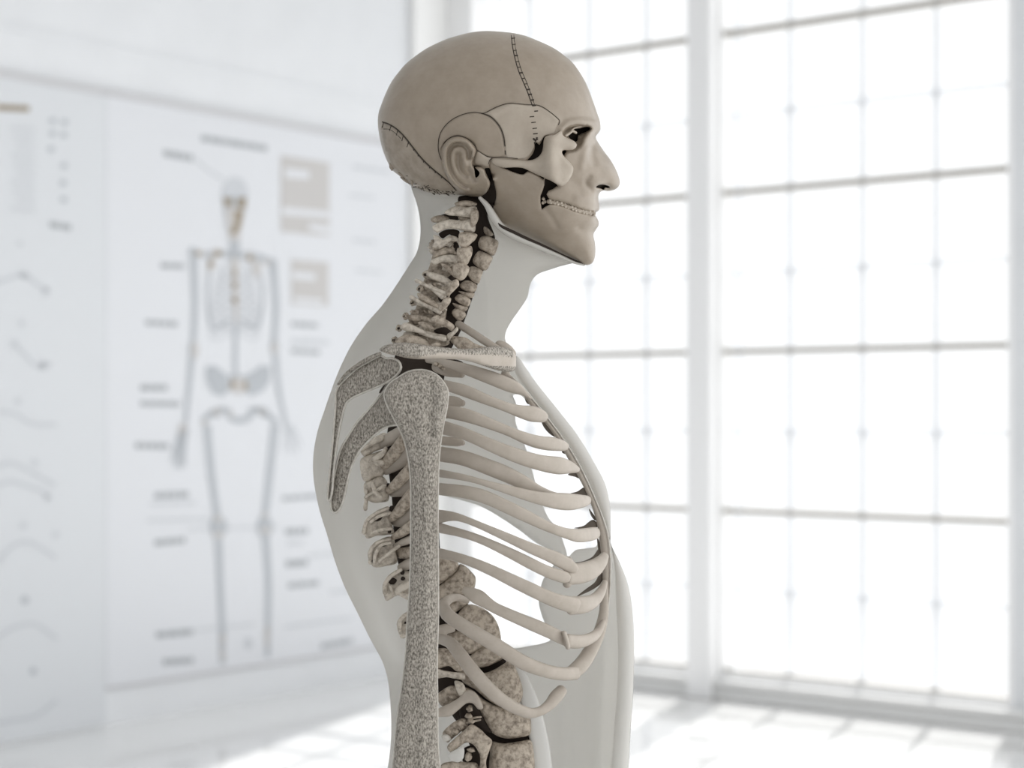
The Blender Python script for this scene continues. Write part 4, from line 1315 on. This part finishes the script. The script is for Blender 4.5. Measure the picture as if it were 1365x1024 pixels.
HUM = [(533, 502), (545, 495.5), (558.6, 493.2), (570, 494.5), (581, 499.2), (588, 505.5), (592.6, 512), (596.3, 519), (597.2, 527), (595.6, 543), (590, 571.6), (586, 600), (584.2, 634), (583.6, 680), (583.5, 719),
       (584, 760), (584, 823), (582.4, 878.7), (583, 934), (583.6, 989.6), (586, 1024), (592, 1075), (600, 1120), (560, 1128), (514, 1124), (518, 1070), (523.6, 1024), (529, 962), (535, 920), (540.2, 878.7), (543.4, 823), (546.3, 781.6),
       (547.4, 740), (547.8, 690), (547.6, 645), (544.4, 611), (537.4, 583), (524.8, 557.5), (514.8, 537), (512.2, 525), (519, 512)]


def hum_w(p):
    return -190 - 14 * np.exp(-((p[:, 1] - 540) / 60) ** 2)


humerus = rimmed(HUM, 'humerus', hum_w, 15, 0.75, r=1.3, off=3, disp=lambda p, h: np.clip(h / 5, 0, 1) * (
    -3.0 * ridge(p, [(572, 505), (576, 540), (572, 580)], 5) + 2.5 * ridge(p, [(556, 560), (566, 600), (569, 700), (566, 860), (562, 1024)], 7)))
SCAP = [(516, 518.5), (507, 527), (499, 537.6), (488, 550), (476.5, 563), (466, 579), (456.6, 594), (451.5, 608), (448, 622.6), (444.5, 640), (442.5, 653.7), (440.8, 670.7), (442, 680),
        (445, 683.5), (449, 682.8), (452.4, 679), (456, 672), (458.5, 664), (463.7, 639.6), (467.5, 625), (473.6, 611), (481, 599), (490.6, 588.6), (500, 579.5), (510.5, 571.6), (520, 567.5), (531, 565), (534, 545), (527, 528)]
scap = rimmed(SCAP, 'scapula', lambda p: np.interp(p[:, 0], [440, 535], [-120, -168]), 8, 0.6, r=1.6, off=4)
SPN = [(507.6, 474), (492, 482), (476.5, 491), (463, 503), (452.4, 513.5), (447.2, 525), (447.6, 535), (446.5, 553), (445, 571.6), (441.5, 611), (438.3, 642), (436.8, 665), (439, 668), (442.5, 656.5), (444.8, 628), (449.6, 588.6), (455, 560), (461, 538.6),
       (469, 531), (479, 526), (504.8, 515), (516, 509.5), (524.6, 503.6), (532, 496), (534.5, 489), (531, 481.5), (522, 477.5), (514, 478)]
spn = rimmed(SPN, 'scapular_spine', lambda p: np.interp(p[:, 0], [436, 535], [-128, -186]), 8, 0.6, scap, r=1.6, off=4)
v, f = sweep([(506, 471.5, -178, 2.5, 4), (492, 478, -172, 3, 4), (475, 488, -162, 2.6, 4), (460, 500, -152, 2.2, 3), (451, 512, -146, 1.6, 3)], 3, 12)
part('spine_edge', v, f, M['porous'], spn)
v, f = sweep([(519, 514, -150, 4, 4), (515, 520, -152, 4.5, 4), (512, 530, -152, 4, 4)], 3, 12)
part('glenoid_lip', v, f, M['porous'], scap)
CLA = [(505.8, 466.3), (511, 461.5), (519.4, 458.6), (530, 457), (542, 456.8), (560, 459), (577.8, 461.6), (598, 463.8), (615.9, 464.8), (630, 464.5), (643.8, 463.2), (656.5, 461.6), (666, 462), (675, 463.6), (683, 467), (687.6, 475), (688, 484),
       (687.2, 491.4), (682, 495.3), (673, 495.5), (664, 494), (643.8, 487.6), (630, 483), (616, 480), (600, 479.2), (583, 478.7), (566, 479), (552.4, 478.7), (540, 477), (530, 474.5), (514, 470.8)]


def cla_w(p):
    return np.interp(p[:, 0], [500, 560, 640, 690], [-196, -184, -110, -52])


v, f = inflate(CLA, 1.0, 15, cla_w, s=1.9, rough=0.5)
clav = part('clavicle', v, f, M['rib'], model, weld=0)
_split = np.array([(500, 470), (516, 469.5), (528, 473), (540, 475.5), (556, 475.5), (574, 473), (590, 470.5), (616, 471.5), (645, 472.5), (668, 473.5), (680, 476), (690, 480)])
paint(clav, v, f, lambda c: c[1] < np.interp(c[0], _split[:, 0], _split[:, 1]) + 1.2 * math.sin(c[0] * 1.7 + c[1]) and c[0] < 684 or (c[0] > 640 and c[1] > np.interp(c[0], [640, 690], [487, 489])), M['porous'])
v, f = inflate([(660.5, 457), (664, 454.2), (671, 454.8), (678, 458.6), (684, 464), (688, 471), (685, 476), (670, 468), (662, 462)], 0.9, 8, -30, s=2)
part('sternal_end', v, f, M['rib'], model)
for i, (u, v_, ru, rv) in enumerate([(587, 488, 3.5, 3), (581, 486, 3, 2.5), (590, 491.5, 3, 2.2)]):
    bv, bf = blob(u, v_, -60, ru, rv, 4, 0, i, 0.3)
    part('rib_tubercle', bv, bf, M['bone'], model)
# dark piece painting the shade in the gap behind the collar bone
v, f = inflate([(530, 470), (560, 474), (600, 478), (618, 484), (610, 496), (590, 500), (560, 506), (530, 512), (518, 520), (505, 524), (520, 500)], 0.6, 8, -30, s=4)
part('shoulder_gap_shade', v, f, M['dark'], model)

# ------------------------------------------------------------------ stand below the picture
def world_part(name, verts, faces, mat, parent):
    return fix(link_mesh(name, [tuple(Vector(q) - ROOT_LOC) for q in verts], faces, mat, parent))


def lathe(cx, cy, prof, n=40):
    V, Fc = [], []
    for r, z in prof:
        for k in range(n):
            a = 2 * math.pi * k / n
            V.append((cx + r * math.cos(a), cy + r * math.sin(a), z))
    for i in range(len(prof) - 1):
        for k in range(n):
            Fc.append((i * n + k, i * n + (k + 1) % n, (i + 1) * n + (k + 1) % n, (i + 1) * n + k))
    Fc.append(tuple(range(n))[::-1])
    Fc.append(tuple((len(prof) - 1) * n + k for k in range(n)))
    return V, Fc


v, f = lathe(ROOT_LOC.x, D0, [(0.20, 0), (0.20, 0.02), (0.19, 0.03), (0.03, 0.035), (0.02, 0.05), (0.02, 0.95)])
world_part('stand', v, f, M['steel'], model)

# ================================================================== ROOM
DW = Vector((0.792, -0.610, 0)).normalized()           # along the window wall, towards the right
NW = Vector((0.610, 0.792, 0)).normalized()            # outwards through the windows
LW_ = -NW                                              # along the chart wall, towards the camera
W0 = Vector((0.953, 8.30, 0))
CORNER = W0 + DW * -1.66


def box(p, ax, ay, az):
    """box from corner p and three edge vectors"""
    p = Vector(p)
    v = [p, p + ax, p + ax + ay, p + ay]
    v = v + [q + az for q in v]
    f = [(0, 3, 2, 1), (4, 5, 6, 7), (0, 1, 5, 4), (1, 2, 6, 5), (2, 3, 7, 6), (3, 0, 4, 7)]
    return [tuple(q) for q in v], f


def wbox(t0, t1, z0, z1, d0, d1):
    """box on the window wall: t along it, d outwards"""
    return box(W0 + DW * t0 + NW * d0 + Vector((0, 0, z0)), DW * (t1 - t0), NW * (d1 - d0), Vector((0, 0, z1 - z0)))


def lbox(s0, s1, z0, z1, o0, o1):
    """box on the chart wall: s along it from the corner, o into the room"""
    return box(CORNER + LW_ * s0 + DW * o0 + Vector((0, 0, z0)), LW_ * (s1 - s0), DW * (o1 - o0), Vector((0, 0, z1 - z0)))


def boxes(name, bl, mat, parent=None, bevel=0.0):
    V, Fc = [], []
    for v, f in bl:
        k = len(V)
        V += v
        Fc += [tuple(i + k for i in q) for q in f]
    o = link_mesh(name, V, Fc, mat, parent, False)
    fix(o)
    if bevel:
        b_ = o.modifiers.new('bevel', 'BEVEL')
        b_.width = bevel
        b_.segments = 2
    return o


def struct(o):
    o['kind'] = 'structure'
    return o


TOP = 4.3
ZB, ZT = 0.124, 3.86
# floor
struct(boxes('ceiling', [box(CORNER + NW * 0.3 - DW * 0.3 + Vector((0, 0, TOP)), DW * 7.0, -NW * 12.5, Vector((0, 0, 0.1)))], M['ceiling']))
c0 = CORNER + NW * 0.3 - DW * 0.3
struct(boxes('floor', [box(c0 + Vector((0, 0, -0.1)), DW * 7.0, -NW * 12.5, Vector((0, 0, 0.1)))], M['floor']))
struct(boxes('wall_left', [lbox(-0.3, 12.2, 0, TOP, -0.25, 0)], M['wall']))
struct(boxes('wall_window', [wbox(-1.49, -0.115, 0, ZB - 0.03, 0, 0.25), wbox(-1.49, -0.115, ZT, TOP, 0, 0.25),
                             wbox(-0.115, 0.0, 0, TOP, 0, 0.25), wbox(0.0, 1.435, 0, ZB - 0.03, 0, 0.25), wbox(0.0, 1.435, ZT, TOP, 0, 0.25),
                             wbox(1.435, 2.6, 0, TOP, 0, 0.25)], M['wall']))
struct(boxes('pillar', [wbox(-0.125, 0.010, 0, TOP, -0.07, 0.0)], M['frame'], bevel=0.012))
struct(boxes('pillar', [wbox(-1.66, -1.49, 0, TOP, 0, 0.25)], M['frame']))
struct(boxes('trim_corner', [lbox(0, 0.27, 0, TOP, 0, 0.04)], M['trim'], bevel=0.006))
struct(boxes('trim_rail', [lbox(0.27, 12.2, 2.866, 2.896, 0, 0.008)], M['wall'], bevel=0.004))
struct(boxes('baseboard_window', [wbox(-1.62, -0.125, 0, 0.058, -0.03, 0), wbox(0.010, 2.6, 0, 0.058, -0.03, 0)], M['trim'], bevel=0.008))
struct(boxes('trim_sill', [wbox(-1.62, -0.125, 0.066, 0.094, -0.055, 0.0), wbox(0.010, 2.6, 0.066, 0.094, -0.055, 0.0)], M['trim'], bevel=0.008))


def window(name, t0, t1, verts, label):
    fr = boxes(name, [wbox(t0, t0 + 0.025, ZB - 0.03, ZT, 0.0, 0.10), wbox(t1 - 0.025, t1, ZB - 0.03, ZT, 0.0, 0.10),
                      wbox(t0 + 0.025, t1 - 0.025, ZB - 0.03, ZB, 0.0, 0.10), wbox(t0 + 0.025, t1 - 0.025, ZT - 0.03, ZT, 0.0, 0.10)], M['frame'])
    struct(fr)
    fr['label'] = label
    a, b_ = t0 + 0.025, t1 - 0.025
    boxes('window_pane', [wbox(a, b_, ZB, ZT - 0.03, 0.075, 0.081)], M['glass'], fr)
    zs = [CAMZ + z for z in (1.766, 1.024, 0.283, -0.458)]
    for z in zs:
        boxes('transom', [wbox(a, b_, z - 0.0125, z + 0.0125, 0.02, 0.06)], M['transom'], fr)
    for t in verts:
        boxes('glazing_bar', [wbox(t - 0.012, t + 0.012, ZB, ZT - 0.03, 0.085, 0.105)], M['bar'], fr)
    for z in [CAMZ + z for z in (2.137, 1.395, 0.653, -0.088, -0.83)]:
        boxes('glazing_bar', [wbox(a, b_, z - 0.012, z + 0.012, 0.108, 0.125)], M['bar'], fr)
    boxes('bottom_rail', [wbox(a, b_, ZB, ZB + 0.012, 0.03, 0.07)], M['transom'], fr)
    return fr


window('window_1', -1.49, -0.115, (-1.16, -0.79, -0.45), 'tall white gridded window behind the head, beside the chart wall')
window('window_2', 0.0, 1.435, (0.336, 0.70, 1.05), 'tall white gridded window right of the white pillar')


# ------------------------------------------------------------------ wall charts
def LP(px, py, off=0.0):
    """point of the chart wall seen at a column and row of the photograph"""
    r = (px - 682.5) / F
    c = CORNER + DW * off
    s = (r * c.y - c.x) / (LW_.x - r * LW_.y)
    q = c + LW_ * s
    return (q.x, q.y, CAMZ - (py - HOR) / F * q.y)


def print_mesh(name, polys, mat, parent, off):
    """flat print on a chart: pieces that touch become one part each; lines of print stay one part"""
    groups = []
    if 'lettering' in name:
        groups = [list(polys)]
    else:
        for poly in polys:
            key = {(round(x, 3), round(y, 3)) for x, y in poly}
            hit = [g for g in groups if g[0] & key]
            for g in hit:
                groups.remove(g)
            groups.append((set().union(key, *[g[0] for g in hit]), sum([g[1] for g in hit], []) + [poly]))
        groups = [g[1] for g in groups]
    for g in groups:
        V, Fc = [], []
        for poly in g:
            k = len(V)
            V += [LP(x, y, off) for x, y in poly]
            Fc.append(tuple(range(k, k + len(poly))))
        o = link_mesh(name, V, Fc, mat, parent, False)
        fix(o, 1e-5)


def stroke(pts, w0, w1=None, step=4):
    c = crom(np.array(pts, float), step)
    w1 = w0 if w1 is None else w1
    t = np.gradient(c, axis=0)
    t /= np.maximum(np.linalg.norm(t, axis=1), 1e-6)[:, None]
    nn = np.stack([-t[:, 1], t[:, 0]], 1)
    w = np.linspace(w0, w1, len(c))[:, None] / 2
    a, b_ = c + nn * w, c - nn * w
    return [[tuple(a[i]), tuple(a[i + 1]), tuple(b_[i + 1]), tuple(b_[i])] for i in range(len(c) - 1)]


def ell(x, y, rx, ry, ang=0, n=20):
    ca, sa = math.cos(ang), math.sin(ang)
    return [(x + rx * math.cos(2 * math.pi * k / n) * ca - ry * math.sin(2 * math.pi * k / n) * sa,
             y + rx * math.cos(2 * math.pi * k / n) * sa + ry * math.sin(2 * math.pi * k / n) * ca) for k in range(n)]


def words(x0, y0, x1, y1, h, seed):
    """a line of unreadable small print: dashes of word length along a slanting base"""
    r = np.random.default_rng(seed)
    out, x = [], x0
    while x < x1:
        w = min(r.uniform(7, 15), x1 - x)
        ya = y0 + (y1 - y0) * (x - x0) / max(x1 - x0, 1)
        yb = y0 + (y1 - y0) * (x + w - x0) / max(x1 - x0, 1)
        out.append([(x, ya - h / 2), (x + w, yb - h / 2), (x + w, yb + h / 2), (x, ya + h / 2)])
        x += w + 1.6
    return out


def chart(name, s0, s1, z0, z1, mat, label):
    o = boxes(name, [lbox(s0, s1, z0, z1, 0.001, 0.010)], mat, bevel=0.001)
    tag(o, label, 'wall chart')
    return o


OFF = 0.0115
main = chart('wall_chart', 0.33, 2.232, 0.165, 2.685, M['paper'], 'large pale wall chart showing a front-view skeleton drawing, hung behind the model')
boxes('hanging_rail', [lbox(0.33, 2.232, 2.670, 2.700, 0.001, 0.022)], M['chart_rail'], main, 0.004)
boxes('bottom_rail', [lbox(0.33, 2.232, 0.152, 0.170, 0.001, 0.014)], M['chart_rail'], main, 0.004)

G, GP, W_, B_K, MID = [], [], [], [], []
# skull
GP.append(ell(313, 258, 18, 22))
G.append([(298, 262), (329, 262), (328, 280), (323, 300), (319, 318), (306, 318), (301, 298), (298, 280)])
B_K += [[(298, 263), (310, 265), (309, 274), (300, 275)], [(317, 265), (328, 263), (328, 276), (321, 278), (316, 272)]]
W_ += [[(300, 276), (327, 278), (323, 300), (319, 322), (306, 320), (302, 298)]]
B_K += [[(312, 280), (324, 280), (321, 300), (315, 312), (306, 312), (314, 296)]]
G += stroke([(313, 318), (313, 340)], 14)
# shoulders and arms
G += stroke([(252, 333), (275, 340), (295, 338), (313, 342)], 9)
G += stroke([(313, 342), (333, 340), (350, 345), (368, 351)], 9)
W_ += [ell(266, 338, 8, 4), ell(289, 337, 8, 5), ell(333, 343, 6, 6), ell(356, 350, 6, 3), ell(282, 352, 5, 12, 0.2), ell(342, 358, 6, 12, -0.1)]
B_K += [ell(264, 338, 4, 2.4), ell(291, 338, 5, 4), ell(333, 344, 3.5, 4), ell(281, 352, 3, 5)]
G += stroke([(258, 338), (260, 400), (258, 462)], 10, 7)
G += stroke([(364, 352), (368, 405), (366, 460)], 10, 7)
W_ += [ell(260, 467, 5, 12), ell(366, 464, 4, 8)]
G += [ell(258, 466, 7, 10), ell(366, 463, 6, 9)]
G += stroke([(256, 474), (252, 520), (247, 566)], 8, 5)
G += stroke([(367, 470), (372, 520), (381, 566)], 8, 5)
for k, (a, b_) in enumerate([((243, 568), (229, 616)), ((245, 568), (234, 624)), ((247, 570), (240, 626)), ((249, 570), (246, 622))]):
    G += stroke([a, ((a[0] + b_[0]) / 2 - 1, (a[1] + b_[1]) / 2), b_], 5, 2.5)
for k, (a, b_) in enumerate([((380, 566), (379, 602)), ((383, 567), (388, 606)), ((385, 567), (396, 604)), ((388, 566), (402, 596))]):
    GP += stroke([a, ((a[0] + b_[0]) / 2 + 1, (a[1] + b_[1]) / 2), b_], 4, 2.2)
W_ += [ell(243, 571, 4, 8, 0.5)]
# rib cage and spine
for i in range(9):
    y = 352 + i * 10.5
    wx = 20 + 12 * math.sin(min(i, 7) / 7 * 1.6)
    GP += stroke([(311, y + 3), (313 - wx * 0.6, y), (313 - wx, y + 9), (313 - wx * 0.75, y + 17), (308, y + 15 - i)], 3.2, 2.5)
    GP += stroke([(315, y + 3), (313 + wx * 0.6, y), (313 + wx, y + 9), (313 + wx * 0.75, y + 17), (318, y + 15 - i)], 3.2, 2.5)
G += stroke([(280, 360), (277, 400), (284, 438), (305, 428)], 4)
G += stroke([(347, 362), (350, 400), (343, 436), (322, 428)], 4)
W_ += stroke([(313, 344), (313, 375), (315, 402), (315, 430)], 11, 4)
B_K += [ell(313, 364, 2.4, 5), ell(313, 380, 3, 5), ell(313, 400, 3.4, 5)]
G += stroke([(315, 420), (314, 460), (314, 500)], 6)
# pelvis
G += [[(274, 489), (287, 487), (303, 500), (306, 520), (296, 529), (283, 524), (275, 508)], [(361, 489), (349, 487), (330, 500), (325, 518), (334, 528), (350, 522), (360, 508)]]
G += [[(305, 500), (330, 500), (326, 524), (310, 524)]]
W_ += [ell(318, 514, 13, 11)]
B_K += [ell(311, 512, 3.5, 5), ell(327, 514, 3, 6)]
G += stroke([(304, 545), (307, 556), (320, 561), (333, 556), (336, 544)], 8)
G += [ell(289, 550, 9, 6, -0.6), ell(350, 549, 9, 6, 0.5)]
# legs
G += stroke([(270, 562), (282, 551), (300, 545)], 7)
G += stroke([(369, 564), (354, 551), (338, 545)], 7)
W_ += [ell(289, 549, 5, 4, -0.5), ell(273, 564, 4, 4), ell(350, 549, 5, 3, 0.5), ell(308, 552, 3, 4)]
G += stroke([(276, 566), (282, 630), (290, 692)], 10, 9)
G += stroke([(367, 566), (360, 630), (353, 690)], 10, 9)
G += [ell(291, 702, 12, 15), ell(353, 702, 11, 15)]
W_ += [ell(291, 692, 6, 4), ell(291, 713, 8, 4), ell(353, 687, 5, 3), ell(354, 707, 8, 4)]
G += stroke([(291, 715), (294, 780), (297, 850)], 10, 7)
G += stroke([(354, 715), (358, 780), (357, 845)], 10, 7)
G += stroke([(297, 845), (297, 885)], 9, 7)
G += stroke([(357, 836), (357, 876)], 8, 6)
W_ += [ell(297, 852, 4, 6), ell(297, 872, 2.6, 10), ell(356, 848, 3, 16)]
GP += [ell(331, 858, 6, 8)]
print_mesh('skeleton_drawing', GP, M['ink_pale'], main, OFF)
print_mesh('skeleton_drawing', G, M['ink_grey'], main, OFF + 0.001)
print_mesh('skeleton_marks', W_, M['ink_warm'], main, OFF + 0.002)
print_mesh('skeleton_marks', B_K, M['ink_brown'], main, OFF + 0.003)
print_mesh('caption_lettering', words(268, 184, 356, 198, 8, 1), M['ink_mid'], main, OFF)
for i, q in enumerate([(218, 204, 257, 211, 9), (214, 354, 246, 355, 7), (194, 430, 236, 432, 7), (187, 517, 224, 517, 8), (187, 538, 240, 539, 7), (180, 594, 225, 595, 8),
                       (206, 661, 252, 659, 8), (206, 724, 247, 720, 8), (208, 847, 258, 842, 8), (217, 883, 258, 880, 8), (376, 665, 428, 661, 6), (380, 709, 411, 708, 8), (381, 752, 410, 750, 9),
                       (384, 781, 426, 777, 7), (388, 432, 424, 434, 6), (388, 468, 426, 470, 6), (428, 862, 470, 854, 7)]):
    print_mesh('caption_lettering', words(*q, 20 + i), M['ink_mid'], main, OFF)
for i, q in enumerate([(200, 672, 262, 670, 4), (196, 694, 278, 692, 4), (250, 706, 372, 703, 3), (388, 455, 440, 457, 6), (470, 222, 520, 230, 5), (466, 260, 500, 264, 4), (382, 725, 406, 724, 5),
                       (410, 742, 460, 736, 4), (440, 790, 475, 786, 5), (380, 836, 470, 824, 4), (264, 840, 340, 832, 3), (470, 320, 500, 323, 5), (474, 360, 510, 364, 4)]):
    print_mesh('caption_lettering', words(*q, 60 + i), M['ink_pale'], main, OFF)
print_mesh('leader_line', stroke([(260, 212), (276, 226), (298, 240)], 3), M['ink_pale'], main, OFF)
print_mesh('picture_panel', [[(374, 207), (439, 217), (439, 315), (374, 309)], [(388, 346), (438, 350), (438, 408), (388, 406)]], M['ink_warm'], main, OFF)
print_mesh('picture_detail', [[(380, 224), (412, 228), (412, 239), (380, 237)], [(376, 276), (438, 282), (438, 291), (376, 286)], [(412, 298), (438, 301), (438, 312), (412, 306)],
                              [(390, 362), (420, 365), (420, 374), (390, 372)], [(392, 396), (430, 399), (430, 405), (392, 403)]], M['paper'], main, OFF + 0.001)

left = chart('wall_chart.001', 2.234, 3.6, 0.015, 2.685, M['paper_left'], 'grey wall chart of thin wavy curves and dots, cut off by the picture edge')
boxes('hanging_rail', [lbox(2.234, 3.6, 2.670, 2.700, 0.001, 0.022)], M['chart_rail'], left, 0.004)
C_ = []
for pts in ([(-6, 378), (15, 370), (32, 366), (48, 378), (64, 388)], [(20, 460), (36, 476), (48, 488), (68, 486)], [(-4, 548), (20, 552), (42, 565), (76, 566)],
            [(-4, 622), (15, 617), (35, 626), (60, 640), (74, 647)], [(-4, 648), (14, 642), (36, 648), (56, 655), (66, 664)], [(-4, 752), (14, 730), (36, 722), (58, 733), (74, 744)],
            [(-4, 850), (20, 836), (46, 832), (62, 842), (76, 852)], [(-4, 965), (20, 960), (46, 955), (76, 934)]):
    C_ += stroke(pts, 5, 5)
for x, y, r in ((26, 325, 4), (32, 367, 5), (62, 389, 5), (29, 431, 4.5), (19, 458, 5), (58, 487, 6), (24, 535, 4.5), (46, 617, 5), (64, 664, 4.5), (31, 701, 5), (74, 713, 5)):
    C_.append(ell(x, y, r, r))
print_mesh('curve_print', C_, M['ink_pale'], left, OFF)
D_ = [ell(x, y, 5, 4) for x, y in ((70, 161), (86, 163), (70, 178), (85, 180), (68, 199), (85, 221), (85, 266), (84, 244))]
D_ += [ell(33, 800, 5.5, 5.5), ell(44, 895, 5, 5), ell(41, 1005, 5, 5)]
print_mesh('dot_print', D_, M['ink_grey'], left, OFF)
T = words(66, 299, 96, 304, 8, 5)
print_mesh('caption_lettering', T, M['ink_mid'], left, OFF)
print_mesh('heading_lettering', [[(-5, 139), (39, 141), (39, 149), (-5, 147)]], M['ink_brown'], left, OFF)
for i in range(10):
    print_mesh('caption_lettering', words(14 + (i % 3) * 4, 170 + i * 12, 46, 173 + i * 12, 4, 90 + i), M['ink_pale'], left, OFF)

# ------------------------------------------------------------------ light
world = bpy.data.worlds.new('daylight')
scene.world = world
world.use_nodes = True
nt = world.node_tree
N, L = nt.nodes.new, nt.links.new
bg = nt.nodes['Background']
tc = N('ShaderNodeTexCoord')
vm = N('ShaderNodeVectorMath')
vm.operation = 'DOT_PRODUCT'
vm.inputs[1].default_value = tuple((NW * 0.8 + DW * 0.6 + Vector((0, 0, 0.05))).normalized())
L(tc.outputs['Generated'], vm.inputs[0])
mr = N('ShaderNodeMapRange')
mr.interpolation_type = 'SMOOTHSTEP'
mr.inputs['From Min'].default_value = -0.45
mr.inputs['From Max'].default_value = 0.25
mr.inputs['To Min'].default_value = 0.66
mr.inputs['To Max'].default_value = 1.17
L(vm.outputs['Value'], mr.inputs['Value'])
m2 = N('ShaderNodeMapRange')
m2.interpolation_type = 'SMOOTHSTEP'
m2.inputs['From Min'].default_value = 0.56
m2.inputs['From Max'].default_value = 0.9
m2.inputs['To Min'].default_value = 0.0
m2.inputs['To Max'].default_value = 0.7
L(vm.outputs['Value'], m2.inputs['Value'])
ad = N('ShaderNodeMath')
ad.operation = 'ADD'
L(mr.outputs['Result'], ad.inputs[0])
L(m2.outputs['Result'], ad.inputs[1])
L(ad.outputs['Value'], bg.inputs['Strength'])
bg.inputs['Color'].default_value = (0.985, 0.995, 1.0, 1)

sun = bpy.data.lights.new('sun', 'SUN')
sun.energy = 5.5
sun.angle = math.radians(1.5)
sun.color = (1.0, 0.985, 0.96)
so = bpy.data.objects.new('sun', sun)
d = (-NW + DW * 0.30).normalized() * math.cos(math.radians(40)) + Vector((0, 0, -math.sin(math.radians(40))))
so.rotation_euler = d.to_track_quat('-Z', 'Y').to_euler()
so.location = (3, 12, 8)
COL.objects.link(so)

vs = scene.view_settings
vs.view_transform = 'Standard'
vs.look = 'None'
vs.exposure = 0.07
vs.gamma = 1.0
vs.use_curve_mapping = False
cy = scene.cycles
cy.use_denoising = True
cy.max_bounces = 8
cy.transparent_max_bounces = 16
cy.sample_clamp_indirect = 6
